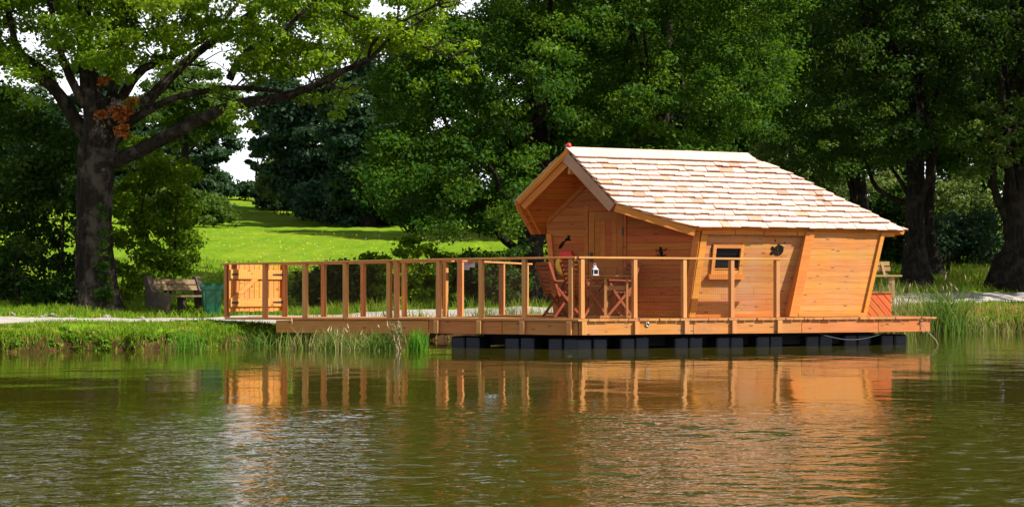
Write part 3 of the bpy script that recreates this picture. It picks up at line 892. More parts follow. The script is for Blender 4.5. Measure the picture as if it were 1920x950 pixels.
# barge boards
r0 = R0; br = front_pt(*fpoly[1]); er = front_pt(*fpoly[2]); bl = back_pt(*bpoly[1]); el = back_pt(*bpoly[2])
def barge(p, q, wd, th, drop_, push, mat, nm='barge_board', ext=0.0):
    p = Vector(p); q = Vector(q); d = (q - p).normalized()
    out = Vector((-h.x, -h.y, 0)) * push
    up = Vector((0, 0, 1)); up = (up - d * up.dot(d)).normalized()
    c0 = p + out - up * drop_; c1 = q + out - up * drop_
    return beam(nm, c0, c1, th, wd, mat, roof, up=up, ext=ext)
barge(r0, br, 0.17, 0.035, 0.11, 0.03, M_['barge'])
barge(r0, bl, 0.10, 0.035, 0.055, 0.035, M_['trim'])
barge(r0, bl, 0.15, 0.035, 0.155, -0.01, M_['trim'])
barge(br, er, 0.135, 0.035, 0.085, 0.012, M_['trim'])
# lower left edge: outer plank, dark gap, inner plank
d_ = (el - bl).normalized()
for off, wd, mt in ((0.0, 0.10, M_['fascia']), (0.13, 0.035, M_['trim'])):
    o_ = Vector((0.919, -0.395, 0)) * off
    beam('edge_board', bl + o_ - Vector((0, 0, .05)), el + o_ - Vector((0, 0, .05)), wd, 0.03, mt, roof, up=(0.395, 0.919, 0.0))
# ridge beam end block and ridge beam
hx_ = -e1
k0 = R0 - Vector((0, 0, 0.33)) - e1 * (-0.03)
beam('ridge_beam', k0, k0 + e1 * 1.4, 0.085, 0.21, M_['post'], roof)
# eave fascia boards under the front shingles
ex = [aER + .12, aER + .75, aER + 1.3, aER + 1.95, aER + 2.55, aER + 2.95, aER + 3.3, aEE - 0.18]
for a0, a1 in zip(ex[:-1], ex[1:]):
    p0, p1 = front_pt(a0 + .006, 1.0), front_pt(a1 - .006, 1.0)
    j = rnd.uniform(-.006, .006)
    beam('eave_board', p0 - Vector((0, 0, .075 + j)) - nn1 * 0.05, p1 - Vector((0, 0, .075 + j)) - nn1 * 0.05, 0.025, 0.075, M_['trim'], roof)
# ridge ornament: ladybird
lb = R0 + e1 * 0.03 + Vector((0, 0, 0.035))
orn = thing('ladybird_ornament', 'tiny red and black ladybird ornament at the front tip of the ridge', 'ornament', tuple(lb))
mb = MB(); mb.lathe([(0.052, 0), (0.050, 0.03), (0.040, 0.055), (0.022, 0.070), (0.004, 0.075)], n=14)
mb.build('shell', M_['red'], orn, Matrix.Translation(lb), smooth=True)
mb = MB(); mb.lathe([(0.028, 0), (0.032, 0.02), (0.026, 0.042), (0.006, 0.052)], c=(-0.052, -0.01, 0), n=12)
mb.build('head', M_['black'], orn, Matrix.Translation(lb), smooth=True)
mb = MB()
for px_, py_, pz_ in ((0.0, -0.042, 0.035), (0.028, -0.03, 0.04), (-0.02, -0.03, 0.05)):
    mb.lathe([(0.010, -.006), (0.010, 0.006), (0.003, 0.009)], c=(px_, py_, pz_), n=8)
mb.build('spot', M_['black'], orn, Matrix.Translation(lb), smooth=True)

def zfront(P): return RZ - DROP * ((P - R0).xy.dot(nn1.xy)) / RUN
def zback(P): return RZ - DROP * ((P - R0).xy.dot(-nn1.xy)) / RUNB

# --- porch wall (gable end)
u_p = -g
FrW = frame((W0.x, W0.y, 0), u_p, (0, 0, 1))        # U = -s
ztop = 3.6
gp = [(0, ZD), (lean_r * (ztop - ZD) / 1.5, ztop), (-sL - lean_l * (ztop - ZD) / 1.45, ztop), (-sL, ZD)]
def lin(fn):
    z0 = fn(W0); z1 = fn(W0 + u_p)
    return z0, z1 - z0
for fn in (zfront, zback):
    z0, k = lin(fn)
    gp = clip(gp, (-k, 1), z0 - 0.125)
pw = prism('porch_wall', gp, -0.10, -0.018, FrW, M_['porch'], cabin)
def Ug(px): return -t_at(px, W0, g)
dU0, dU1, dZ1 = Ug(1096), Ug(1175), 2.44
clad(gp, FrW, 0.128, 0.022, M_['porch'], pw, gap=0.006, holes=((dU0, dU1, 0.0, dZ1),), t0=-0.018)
# rake trim along the left slope, and the two end posts
zb0, kb = lin(zback)
def rk(U, off): return (U, zb0 + kb * U - 0.125 - off)
uL = -sL - 0.13
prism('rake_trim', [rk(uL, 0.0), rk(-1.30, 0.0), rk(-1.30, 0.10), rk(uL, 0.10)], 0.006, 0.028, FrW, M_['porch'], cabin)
prism('end_post', [(-sL - .01, ZD), (-sL + .085, ZD), (-sL - lean_l + .085, 1.96), (-sL - lean_l - .01, 1.96)], -0.08, 0.045, FrW, M_['trim'], cabin)
prism('corner_board', [(-.10, ZD), (0.015, ZD), (lean_r + .015, 2.02), (lean_r - .10, 2.02)], 0.006, 0.036, FrW, M_['trim'], cabin)
# door
door = thing('door', None, None) if False else None
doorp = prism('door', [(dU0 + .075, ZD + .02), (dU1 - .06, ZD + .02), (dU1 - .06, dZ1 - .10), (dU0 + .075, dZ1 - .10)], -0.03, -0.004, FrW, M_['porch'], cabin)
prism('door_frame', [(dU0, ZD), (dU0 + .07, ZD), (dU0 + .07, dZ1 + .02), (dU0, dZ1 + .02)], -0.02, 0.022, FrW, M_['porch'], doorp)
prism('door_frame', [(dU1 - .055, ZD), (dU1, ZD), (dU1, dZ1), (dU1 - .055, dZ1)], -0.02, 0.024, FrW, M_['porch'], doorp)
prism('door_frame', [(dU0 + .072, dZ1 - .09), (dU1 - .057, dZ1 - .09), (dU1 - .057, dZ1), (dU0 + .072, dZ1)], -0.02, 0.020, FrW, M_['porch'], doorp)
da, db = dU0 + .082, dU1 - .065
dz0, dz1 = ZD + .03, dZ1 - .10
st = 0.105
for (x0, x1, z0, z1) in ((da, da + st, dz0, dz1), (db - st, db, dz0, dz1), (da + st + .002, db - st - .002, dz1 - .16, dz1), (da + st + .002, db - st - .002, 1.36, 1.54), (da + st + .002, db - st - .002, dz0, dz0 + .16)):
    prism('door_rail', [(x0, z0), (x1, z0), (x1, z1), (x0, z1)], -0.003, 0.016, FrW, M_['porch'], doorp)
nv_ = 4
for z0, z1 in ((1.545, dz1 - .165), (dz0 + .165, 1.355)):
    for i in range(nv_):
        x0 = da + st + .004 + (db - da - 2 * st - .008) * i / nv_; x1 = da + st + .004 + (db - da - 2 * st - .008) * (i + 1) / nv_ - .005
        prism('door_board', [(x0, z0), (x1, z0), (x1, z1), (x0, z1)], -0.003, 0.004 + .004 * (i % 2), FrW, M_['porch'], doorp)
for z0 in (2.28, 1.92, 0.8):
    prism('hinge', [(db - .012, z0), (db + .018, z0), (db + .018, z0 + .13), (db - .012, z0 + .13)], 0.018, 0.034, FrW, M_['black'], doorp)
prism('door_handle', [(da + .03, 1.46), (da + .075, 1.46), (da + .075, 1.62), (da + .03, 1.62)], 0.018, 0.04, FrW, M_['black'], doorp)

# --- window wall (leaning out)
PwE = Pw + e1 * t_at(1500, Pw, e1)
vlean = Vector((nn1.x * 0.088, nn1.y * 0.088, 1))
FrWin = frame((W0.x, W0.y, ZD), e1, vlean)
zh = (1.98 - ZD) * 1.003
LW = (PwE - W0).length + 0.1
# its corner with the porch wall slants to the right at the top
cs = lean_r * e1.dot(u_p)
wp = [(0.0, 0.01), (LW, 0.01), (LW, zh), (cs + .02, zh)]
ww = prism('window_wall', wp, -0.11, -0.018, FrWin, M_['clad_grey'], cabin)
def Uw(px): return t_at(px, W0 + nn1 * 0.06, e1)
x0, x1 = Uw(1331), Uw(1390)
zz0, zz1 = 0.72, 1.245
clad(wp, FrWin, 0.098, 0.022, M_['clad_grey'], ww, gap=0.0025, holes=((x0, x1, zz0, zz1),), t0=-0.018, joint=1.7, jit=0.001)
prism('corner_board', [(0.006, 0.0), (0.125, 0.0), (cs + .14, zh), (cs + .022, zh)], 0.006, 0.034, FrWin, M_['trim'], cabin)
prism('base_board', [(0.13, 0.0), (LW - .35, 0.0), (LW - .35, 0.05), (0.137, 0.05)], 0.006, 0.03, FrWin, M_['trim'], cabin)
win = prism('window', [(x0, zz0), (x1, zz0), (x1, zz1), (x0, zz1)], -0.017, -0.012, FrWin, M_['black'], cabin)
fw = 0.058; sk = 0.035
def wpoly(a, b, c, d): return [(a + sk * (c - zz0) / .5, c), (b + sk * (c - zz0) / .5, c), (b + sk * (d - zz0) / .5, d), (a + sk * (d - zz0) / .5, d)]
X0, X1 = x0 - .005, x1 - .02
prism('frame', wpoly(X0, X0 + fw, zz0, zz1), -0.01, 0.045, FrWin, M_['clad'], win)
prism('frame', wpoly(X1 - fw, X1, zz0, zz1), -0.01, 0.045, FrWin, M_['clad'], win)
prism('frame', wpoly(X0 + fw + .001, X1 - fw - .001, zz1 - fw, zz1), -0.01, 0.043, FrWin, M_['clad'], win)
prism('frame', wpoly(X0 + fw + .001, X1 - fw - .001, zz0 + .022, zz0 + .085), -0.01, 0.040, FrWin, M_['clad'], win)
prism('pane', wpoly(X0 + fw, X1 - fw, zz0 + .07, zz1 - fw), -0.011, -0.006, FrWin, M_['glass'], win)
prism('sash', wpoly(X0 + fw + .002, X1 - fw - .002, zz0 + .100, zz0 + .122), -0.005, 0.010, FrWin, M_['trim'], win)
prism('sill', [(X0 - .05, zz0 - .05), (X0 - .03, zz0 - .065), (X1 + .02, zz0 - .065), (X1 + .04, zz0 - .05), (X1 + .04, zz0 + .02), (X0 - .05, zz0 + .02)], 0.0, 0.085, FrWin, M_['trim'], win)

# --- bay panel at the right
offp = 0.45
Pp = A - nn1 * offp
tb0, tb1 = t_at(1480, Pp, e1), t_at(1621, Pp, e1)
tt0, tt1 = t_at(1512, Pp, e1), t_at(1656, Pp, e1)
P0 = Pp + e1 * tb0
FrBay = frame((P0.x, P0.y, 0), e1, (0, 0, 1))
zb, zt = ZD + 0.005, 1.975
by = [(0, zb), (tb1 - tb0, zb), (tt1 - tb0, zt), (tt0 - tb0, zt)]
bay = prism('bay_wall', by, -0.42, -0.018, FrBay, M_['clad'], cabin)
clad(by, FrBay, 0.098, 0.022, M_['clad'], bay, gap=0.0025, t0=-0.018, jit=0.001)
sl0 = (tt0 - tb0) / (zt - zb); sl1 = (tt1 - tb1) / (zt - zb)
def edge(xb, wd, za, zc, s_): return [(xb + s_ * (za - zb), za), (xb + wd + s_ * (za - zb), za), (xb + wd + s_ * (zc - zb), zc), (xb + s_ * (zc - zb), zc)]
prism('edge_board', edge(-.02, .17, zb, zt, sl0), 0.006, 0.040, FrBay, M_['trim'], cabin)
prism('edge_board', edge(tb1 - tb0 - .06, .075, zb, zt, sl1), 0.006, 0.045, FrBay, M_['trim'], cabin)
prism('sill_board', [(.152, zb), (tb1 - tb0 - .062, zb), (tb1 - tb0 - .05, zb + .06), (.16, zb + .06)], 0.006, 0.05, FrBay, M_['trim'], cabin)
# rear body of the cabin
bp = [W0, PwE, Pp + e1 * tb0, Pp + e1 * tb1, Pp + e1 * tb1 - nn1 * 2.2, W0 + g * sL + e1 * 1.2 - nn1 * .4, W0 + g * sL]
bp = [(p.x - nn1.x * .10 + h.x * .08, p.y - nn1.y * .10 + h.y * .08) for p in bp]
prism('rear_wall', [bp[0], bp[3], bp[4], bp[6]], ZD + .002, 1.93, I4, M_['clad'], cabin)

# --- wall cut-outs (bee, dragonfly, gecko)
def ell(cx, cy_, rx, ry, ang=0, n_=14, a0=0, a1=2 * math.pi):
    ca, sa = math.cos(ang), math.sin(ang); out = []
    for i in range(n_):
        t = a0 + (a1 - a0) * i / n_
        x, y = rx * math.cos(t), ry * math.sin(t)
        out.append((cx + x * ca - y * sa, cy_ + x * sa + y * ca))
    return out
def cutout(nm, polys, Fr, mat=None):
    mb = MB()
    for p_ in polys: mb.put(*prism_geo(p_, 0.0055, 0.013))
    return mb.build(nm, mat or M_['cutout'], cabin, Fr)
bx, bz = Uw(1457), (CZ + (HY - 468) * 23.95 / F - ZD)
body = ell(0, 0, .105, .088, R(40), 28)
def lens(lo, hi, ang):
    q = body
    nx_, ny_ = math.cos(ang), math.sin(ang)
    q = clip(clip(q, (-nx_, -ny_), -lo), (nx_, ny_), hi); return q
sl_ = [lens(-.12, -.062, R(15)), lens(-.05, -.016, R(15)), lens(0.0, .12, R(15))]
bee = [[(x + bx, y + bz) for x, y in p_] for p_ in sl_ if len(p_) > 2]
bee += [ell(bx - .115, bz + .03, .034, .040, .3), ell(bx - .125, bz - .05, .038, .030, .3), ell(bx - .08, bz + .01, .022, .022)]
bee += [ell(bx - .07, bz + .165, .012, .012), ell(bx + .11, bz + .13, .012, .012), ell(bx - .08, bz + .19, .009, .007), ell(bx + .10, bz + .06, .008, .008)]
bee += [[(bx - .03, bz + .09), (bx - .005, bz + .112), (bx + .03, bz + .118), (bx + .03, bz + .108), (bx, bz + .10), (bx - .022, bz + .082)]]
cutout('bee_cutout', bee, FrWin)
ub, zb2 = Ug(1059), CZ + (HY - 453) * 24.6 / F
cutout('dragonfly_cutout', [ell(ub - .055, zb2 - .055, .075, .026, R(58)), ell(ub - .085, zb2 - .085, .045, .02, R(70)), ell(ub + .05, zb2 + .045, .055, .026, R(30)), ell(ub + .075, zb2 + .075, .045, .018, R(60)), ell(ub + .085, zb2 + .03, .036, .016, R(-15)), ell(ub, zb2, .05, .012, R(45))], FrW)
ub, zb2 = Ug(1240), CZ + (HY - 474) * 24.1 / F
geck = [ell(ub, zb2, .034, .062, R(8)), ell(ub - .012, zb2 + .075, .026, .024)]
for sx, sy, an in ((-1, .03, 35), (1, .04, -20), (-1, -.045, -35), (1, -.05, 30)):
    geck.append(ell(ub + sx * .055, zb2 + sy, .042, .009, R(an)))
    geck.append(ell(ub + sx * .092, zb2 + sy + (.02 if an * sx < 0 else -.02), .014, .010))
geck.append(ell(ub + .012, zb2 - .09, .012, .045, R(10)))
cutout('gecko_cutout', geck, FrW)

# ------------------------------------------------------------------ things on the deck
# lifebuoy on the porch wall
cu, cz_ = Ug(1065), CZ + (HY - 496) * 24.45 / F
lbM = FrW @ Matrix.Translation((cu, cz_, 0.06))
buoy = thing('lifebuoy', 'yellow lifebuoy with a red cover hanging on the porch wall left of the door', 'lifebuoy', tuple(lbM.translation))
vs, fs = torus(0.155, 0.056, 28, 10)
add('ring', vs, fs, M_['yellow'], buoy, lbM, smooth=True)
vs, fs = torus(0.155, 0.061, 12, 10, R(42), R(138))
add('cover', vs, fs, M_['red'], buoy, lbM, smooth=True)
prism('cover_flap', [(-.13, .11), (.13, .11), (.10, .235), (-.10, .235)], -0.03, 0.066, lbM, M_['red'], buoy)
mb = MB(); mb.tube([(0.155 * math.cos(t) * 1.42, 0.155 * math.sin(t) * 1.42 , .01 * math.sin(5 * t)) for t in np.linspace(-3.6, .45, 24)], .007, 6)
mb.build('rope', M_['rope'], buoy, lbM, smooth=True)

def chair(name, label, loc, rot):
    Mx = Matrix.Translation(Vector(loc)) @ Matrix.Rotation(rot, 4, 'Z')
    root = bpy.data.objects.new(name, None); link(root, None, Mx); tag(root, label, 'chair', 'folding wooden armchairs on the porch')
    def bm_(nm, a, b, w_, h_, up=(0, 0, 1)):
        R3 = Mx.to_3x3()
        return beam(nm, Mx @ Vector(a), Mx @ Vector(b), w_, h_, M_['chair'], root, up=R3 @ Vector(up))
    for sx in (-1, 1):
        x = sx * 0.235
        bm_('leg', (x, 0.27, 0.0), (x, -0.20, 0.50), 0.026, 0.045, (0, .6, .6))
        bm_('leg', (x * .86, -0.25, 0.0), (x * .86, 0.23, 0.60), 0.026, 0.045, (0, -.6, .6))
        bm_('backrest_stile', (x * .98, -0.16, 0.36), (x * .98, -0.37, 0.93), 0.026, 0.048, (0, 1, .35))
        bm_('armrest', (x * 1.06, -0.27, 0.62), (x * 1.06, 0.26, 0.635), 0.055, 0.024)
        bm_('arm_support', (x * 1.0, 0.10, 0.42), (x * 1.0, 0.22, 0.625), 0.024, 0.04, (0, 1, 0))
    for i in range(6):
        y = -0.17 + i * 0.073
        bm_('seat_slat', (-.215, y, 0.425 + .01 * (i / 5)), (.215, y, 0.425 + .01 * (i / 5)), 0.062, 0.02)
    for i in range(7):
        f_ = i / 6
        bm_('backrest_slat', (-.225, -0.20 - .165 * f_, 0.49 + .43 * f_), (.225, -0.20 - .165 * f_, 0.49 + .43 * f_), 0.018, 0.058, (0, -.35, 1))
    bm_('stretcher', (-.21, 0.22, 0.05), (.21, 0.22, 0.05), 0.025, 0.03)
    bm_('stretcher', (-.19, -0.20, 0.06), (.19, -0.20, 0.06), 0.025, 0.03)
    return root
def on_deck(px, Y): return ((px - HX) / F * Y, Y, ZD - 0.003)
chair('folding_chair', 'red wooden folding armchair at the far left of the porch, half behind another chair', on_deck(1052, 24.1), R(-62))
chair('folding_chair', 'red wooden folding armchair in front of the lifebuoy beside the deck corner post', on_deck(1100, 23.2), R(-52))
chair('folding_chair', 'dark red folding armchair behind the table, facing the pond', on_deck(1152, 23.8), R(112))

tb = on_deck(1138, 23.1)
table = thing('folding_table', 'small slatted wooden table on the porch with a white lantern on it', 'table', tb)
Mt = Matrix.Translation(Vector(tb)) @ Matrix.Rotation(R(3), 4, 'Z')
def tbm(nm, a, b, w_, h_, up=(0, 0, 1)): return beam(nm, Mt @ Vector(a), Mt @ Vector(b), w_, h_, M_['table'], table, up=up)
for i in range(7):
    y = -0.27 + 0.09 * i
    tbm('top_slat', (-.43, y, .697), (.405, y, .697), 0.082, 0.022)
for y in (-.30, .30): pass
for x in (-.40, .38): tbm('top_batten', (x, -.30, .672), (x, .30, .672), 0.045, 0.026)
for y, xs_ in ((-.22, (-.055, .305)), (.22, (-.36, .02))):
    for x in xs_: tbm('leg', (x, y, 0.045), (x, y, .658), 0.042, 0.05, up=(0, 1, 0))
    tbm('crosspiece', (xs_[0] + .028, y, .50), (xs_[1] - .028, y, .50), 0.03, 0.075)
    tbm('foot', (xs_[0] - .09, y, .022), (xs_[1] + .09, y, .022), 0.05, 0.042)
# lantern
lp = Mt @ Vector((-.21, -.08, .7085))
lan = thing('lantern', 'white metal candle lantern standing on the porch table', 'lantern', tuple(lp))
Ml = Matrix.Translation(lp) @ Matrix.Rotation(R(20), 4, 'Z') @ Matrix.Scale(0.84, 4)
def lb_(nm, l, w_, h_, c, mt='white'): return box(nm, l, w_, h_, Ml @ Matrix.Translation(Vector(c)), M_[mt], lan, 0.002)
lb_('base', .118, .118, .022, (0, 0, .011))
for sx in (-1, 1):
    for sy in (-1, 1): lb_('corner_post', .014, .014, .088, (sx * .048, sy * .048, .066))
lb_('collar', .122, .122, .014, (0, 0, .117))
mb = MB(); mb.lathe([(.062, .124), (.045, .150), (.030, .160), (.030, .176), (.036, .178), (.020, .192), (.004, .196)], n=16)
mb.build('top', M_['white'], lan, Ml, smooth=False)
vs, fs = torus(.028, .003, 14, 6); add('handle', vs, fs, M_['white'], lan, Ml @ Matrix.Translation((0, 0, .205)) @ Matrix.Rotation(R(90), 4, 'X'), smooth=True)
mb = MB(); mb.lathe([(.024, .022), (.024, .08), (.003, .084)], n=12); mb.build('candle', M_['white'], lan, Ml, smooth=False)
for q_ in range(4):
    box('pane', .082, .002, .086, Ml @ Matrix.Rotation(R(90 * q_), 4, 'Z') @ Matrix.Translation((0, -.046, .066)), M_['glass'], lan, 0)

# box with diagonal boards at the right end of the deck
Yb = 25.0
pb = Vector(((1618 - HX) / F * Yb, Yb, 0))
e_ = Vector((1, 0.10, 0)).normalized()
sbx = thing('storage_box', 'reddish wooden box with diagonal boards on the deck at the right of the cabin', 'box', (pb.x, pb.y, ZD))
FrX = frame((pb.x, pb.y, ZD - .004), e_, (0, 0, 1))
bw_, bh = 0.525, 0.415
prism('box_body', [(0, 0), (bw_, 0), (bw_, bh), (0, bh)], -0.45, 0, FrX, M_['box'], sbx)
clad([(0.0, 0.0), (bw_, 0), (bw_, bh - .02), (bw_ - .03, bh), (0, bh)], FrX, 0.108, 0.016, M_['box'], sbx, gap=0.012, ang=R(-49), t0=0.001, name='diagonal_board')
prism('lid', [(-.02, bh + .001), (bw_ + .015, bh + .001), (bw_ + .015, bh + .022), (-.02, bh + .022)], -0.47, 0.035, FrX, M_['deck'], sbx)

# ------------------------------------------------------------------ benches and bin
def bench_left():
    d = Vector((0.60, 0.80, 0)).normalized(); n_ = Vector((d.y, -d.x, 0))
    Y = 29.0; x0 = (296 - HX) / F * Y; L_ = 1.3; x1 = x0 + L_
    m_ = Vector((x0, Y, 0)) + d * L_ / 2
    zb = gz(m_.x, m_.y) - 0.03
    root = thing('park_bench', 'old bench with dark concrete sides and weathered slats beneath the oak', 'bench', (m_.x, m_.y, zb), 'benches by the path')
    prof = [(-.30, 0), (-.24, 0), (-.20, .0), (.20, 0), (.29, .05), (.33, .40), (.29, .46), (-.02, .47), (-.14, .52), (-.26, .80), (-.34, .82), (-.38, .76), (-.30, .40)]
    for k, xx in enumerate((0, x1 - x0)):
        p_ = Vector((x0, Y, zb)) + d * xx
        Fr = frame(p_, n_, (0, 0, 1))
        prism('side_panel', prof, -0.075, 0.075, Fr, M_['concrete'], root)
    for (f_, z_, tl) in ((-.27, .69, .35), (-.215, .56, .35)):
        a_ = Vector((x0, Y, zb + z_)) + d * .08 + n_ * f_; b_ = Vector((x0, Y, zb + z_)) + d * (x1 - x0 - .08) + n_ * f_
        beam('backrest_slat', a_, b_, 0.035, 0.115, M_['oldwood'], root, up=(n_ * -.35 + Vector((0, 0, 1))))
    for f_ in (-.10, .04, .18):
        a_ = Vector((x0, Y, zb + .385)) + d * .08 + n_ * f_; b_ = Vector((x0, Y, zb + .385)) + d * (x1 - x0 - .08) + n_ * f_
        beam('seat_slat', a_, b_, 0.12, 0.04, M_['oldwood'], root)
    for fr_ in (.45,):
        a_ = Vector((x0, Y, zb)) + d * (x1 - x0) * fr_ + n_ * .05
        beam('leg', a_, a_ + Vector((0, 0, .36)), 0.07, 0.2, M_['concrete'], root, up=n_)
bench_left()

def bench_right():
    Y = 35.0
    x0, x1 = (1590 - HX) / F * Y, (1690 - HX) / F * Y
    zb = gz(x1, Y) - 0.02
    sz = CZ + (HY - 517) * Y / F
    root = thing('wooden_bench', 'pale wooden bench behind the right corner of the cabin', 'bench', ((x0 + x1) / 2, Y, zb), 'benches by the path')
    L_ = x1 - x0
    for dy in (-.02, .12, .26): beam('seat_slat', (x0, Y + dy, sz), (x1, Y + dy, sz), 0.125, 0.045, M_['benchwood'], root)
    for z_, e in ((CZ + (HY - 503.5) * Y / F, .17), (CZ + (HY - 493.5) * Y / F, .19)):
        beam('backrest_slat', (x0, Y + .36 + e * .3, z_), (x1 - e, Y + .36 + e * .3, z_), 0.04, 0.105, M_['benchwood'], root)
    for fx in (.15, L_ - .33):
        beam('backrest_support', (x0 + fx, Y + .30, sz - .04), (x0 + fx - .06, Y + .43, sz + .36), 0.06, 0.05, M_['benchwood'], root, up=(0, 1, 0))
    for fx in (.2, L_ - .22):
        beam('leg', (x0 + fx, Y + .0, zb), (x0 + fx, Y + .0, sz - .025), 0.08, 0.09, M_['benchwood'], root, up=(0, 1, 0))
        beam('leg', (x0 + fx, Y + .25, zb), (x0 + fx, Y + .25, sz - .025), 0.08, 0.09, M_['benchwood'], root, up=(0, 1, 0))
bench_right()

def wheelie():
    Y = 29.0; xc = (397 - HX) / F * Y; zb = gz(xc, Y) - 0.02
    root = thing('wheelie_bin', 'green plastic wheelie bin beside the gate and the bench', 'bin', (xc, Y, zb))
    Mb = Matrix.Translation((xc, Y, zb)) @ Matrix.Rotation(R(14), 4, 'Z')
    mb = MB()
    def ring(w_, d_, z, r=.04):
        out = []
        for cx, cy_, a in ((w_ - r, d_ - r, 0), (-w_ + r, d_ - r, 90), (-w_ + r, -d_ + r, 180), (w_ - r, -d_ + r, 270)):
            for k in range(4):
                t = R(a + 30 * k); out.append((cx + r * math.cos(t), cy_ + r * math.sin(t), z))
        return out
    def loft(rings):
        b = len(mb.v); n_ = len(rings[0])
        for r_ in rings: mb.v += r_
        for i in range(len(rings) - 1):
            for k in range(n_): mb.f.append((b + i * n_ + k, b + i * n_ + (k + 1) % n_, b + (i + 1) * n_ + (k + 1) % n_, b + (i + 1) * n_ + k))
        mb.f.append(tuple(b + k for k in range(n_))[::-1]); mb.f.append(tuple(b + (len(rings) - 1) * n_ + k for k in range(n_)))
    loft([ring(.165, .18, .0), ring(.215, .235, .60)]); mb.build('bin_body', M_['bin'], root, Mb)
    mb = MB(); loft([ring(.235, .255, .58), ring(.24, .26, .635)]); mb.build('rim', M_['bin'], root, Mb)
    mb = MB(); loft([ring(.242, .262, .637), ring(.245, .265, .66), ring(.20, .20, .70)]); mb.build('lid', M_['bin'], root, Mb)
    beam('handle', Mb @ Vector((-.20, .29, .68)), Mb @ Vector((.2, .29, .68)), .035, .035, M_['bin'], root)
    box('grip', .10, .06, .07, Mb @ Matrix.Translation((-.2, -.25, .655)), M_['bin'], root)
    for sx in (-1, 1):
        mb = MB(); mb.tube([Mb @ Vector((sx * .15 - .02, .20, .08)), Mb @ Vector((sx * .15 + .02, .20, .08))], .08, 14)
        mb.build('wheel', M_['black'], root)
    for sx in (-.10, .10):
        prism('rib', [(sx - .012, .05), (sx + .012, .05), (sx + .012, .57), (sx - .012, .57)], -.004, .012, Mb @ frame((0, -.185, 0), (1, 0, 0), (0, -.09, 1)), M_['bin'], root)
wheelie()

# thin fence posts under the trees
for px_, y0, y1, Y, lab in ((1777, 472, 520, 43, 'thin grey fence post between the two big right-hand trunks'), (1695, 455, 515, 44, 'pale thin fence post just left of the thick trunk behind the bench')):
    a_ = at(px_, y0, Y); zb = gz(a_.x, Y)
    mb = MB(); mb.tube([(a_.x, Y, zb - .1), (a_.x + .01, Y, (zb + a_.z) / 2), (a_.x + .02, Y, a_.z)], [.07, .062, .055], 8)
    tag(mb.build('fence_post', M_['bark_dark']), lab, 'post', 'old fence posts')

# ------------------------------------------------------------------ foliage
def unit(v): return v / (np.linalg.norm(v, axis=1, keepdims=True) + 1e-9)

def leaves(name, C, Rad, per, size, mat, parent, tlo=0.0, thi=1.0, upb=0.45, asp=0.62, flat=0.62, seed=0):
    """C (n,3) cluster centres, Rad (n,) radii, per leaves each; every leaf a folded kite"""
    r = np.random.default_rng(seed + 991)
    C = np.asarray(C, float); Rad = np.asarray(Rad, float)
    cnt = np.maximum(6, (per * (Rad / Rad.mean()) ** 2).astype(int))
    ci = np.repeat(np.arange(len(C)), cnt); n_ = len(ci)
    d = unit(r.normal(size=(n_, 3)))
    rr = 0.35 + 0.65 * r.random(n_) ** 0.6
    # ragged cluster outline made of smaller sprays
    spr = unit(r.normal(size=(len(C), 7, 3))); j = r.integers(0, 7, n_)
    lump = 0.55 * d + 0.75 * spr[ci, j] * (0.5 + 0.5 * r.random((n_, 1)))
    P = C[ci] + lump * (Rad[ci] * rr)[:, None] * np.array([1.15, 1.15, flat])
    Nn = unit(lump * 0.55 + np.array([0, 0, upb]) + r.normal(size=(n_, 3)) * 0.55)
    T = unit(np.cross(Nn, r.normal(size=(n_, 3)))); Bv = np.cross(Nn, T)
    s = size * r.uniform(0.6, 1.35, n_)[:, None]
    v = np.empty((n_, 4, 3))
    v[:, 0] = P - T * s * .5; v[:, 2] = P + T * s * .5
    v[:, 1] = P + Bv * s * asp * .5 + Nn * s * .14 + T * s * .08; v[:, 3] = P - Bv * s * asp * .5 + Nn * s * .14 + T * s * .08
    cl_t = r.random(len(C))
    tint = np.clip(tlo + (thi - tlo) * (0.72 * cl_t[ci] ** 1.25 + 0.28 * r.random(n_)), 0, 1)
    org = np.array(WM[parent.name].translation) if parent is not None else np.zeros(3)
    return fast_mesh(name, v.reshape(-1, 3) - org, 4, mat, parent, tint, M=Matrix.Translation(Vector(org)))

def in_poly(x, y, poly):
    c = False
    for i in range(len(poly)):
        x0, y0 = poly[i]; x1, y1 = poly[(i + 1) % len(poly)]
        if (y0 > y) != (y1 > y) and x < (x1 - x0) * (y - y0) / (y1 - y0) + x0: c = not c
    return c

def region(poly, Yr, n_, rr, seed, gaps=(), minz=None):
    """cluster centres seen inside an outline, spread through real depth"""
    r = random.Random(seed); C = []; Q = []
    x0, x1 = min(p[0] for p in poly), max(p[0] for p in poly); y0, y1 = min(p[1] for p in poly), max(p[1] for p in poly)
    tries = 0
    while len(C) < n_ and tries < n_ * 60:
        tries += 1
        x, y = r.uniform(x0, x1), r.uniform(y0, y1)
        if not in_poly(x, y, poly): continue
        if any(math.hypot((x - gx) / grx, (y - gy) / gry) < 1 for gx, gy, grx, gry in gaps): continue
        Y = r.uniform(*Yr) if not callable(Yr) else Yr(x, y, r)
        p_ = at(x, y, Y)
        if minz is not None and p_.z < gz(p_.x, Y) + minz: continue
        C.append(tuple(p_)); Q.append(r.uniform(*rr))
    return C, Q

def blob(c, rad, n_, rr, seed, zmin=None, shell=0.45):
    r = np.random.default_rng(seed)
    d = unit(r.normal(size=(n_, 3))); q = shell + (1 - shell) * r.random(n_) ** .5
    C = np.array(c) + d * q[:, None] * np.array(rad)
    C += r.normal(size=C.shape) * 0.12 * np.array(rad)
    if zmin is not None: C = C[C[:, 2] > zmin]
    return C, r.uniform(rr[0], rr[1], len(C))

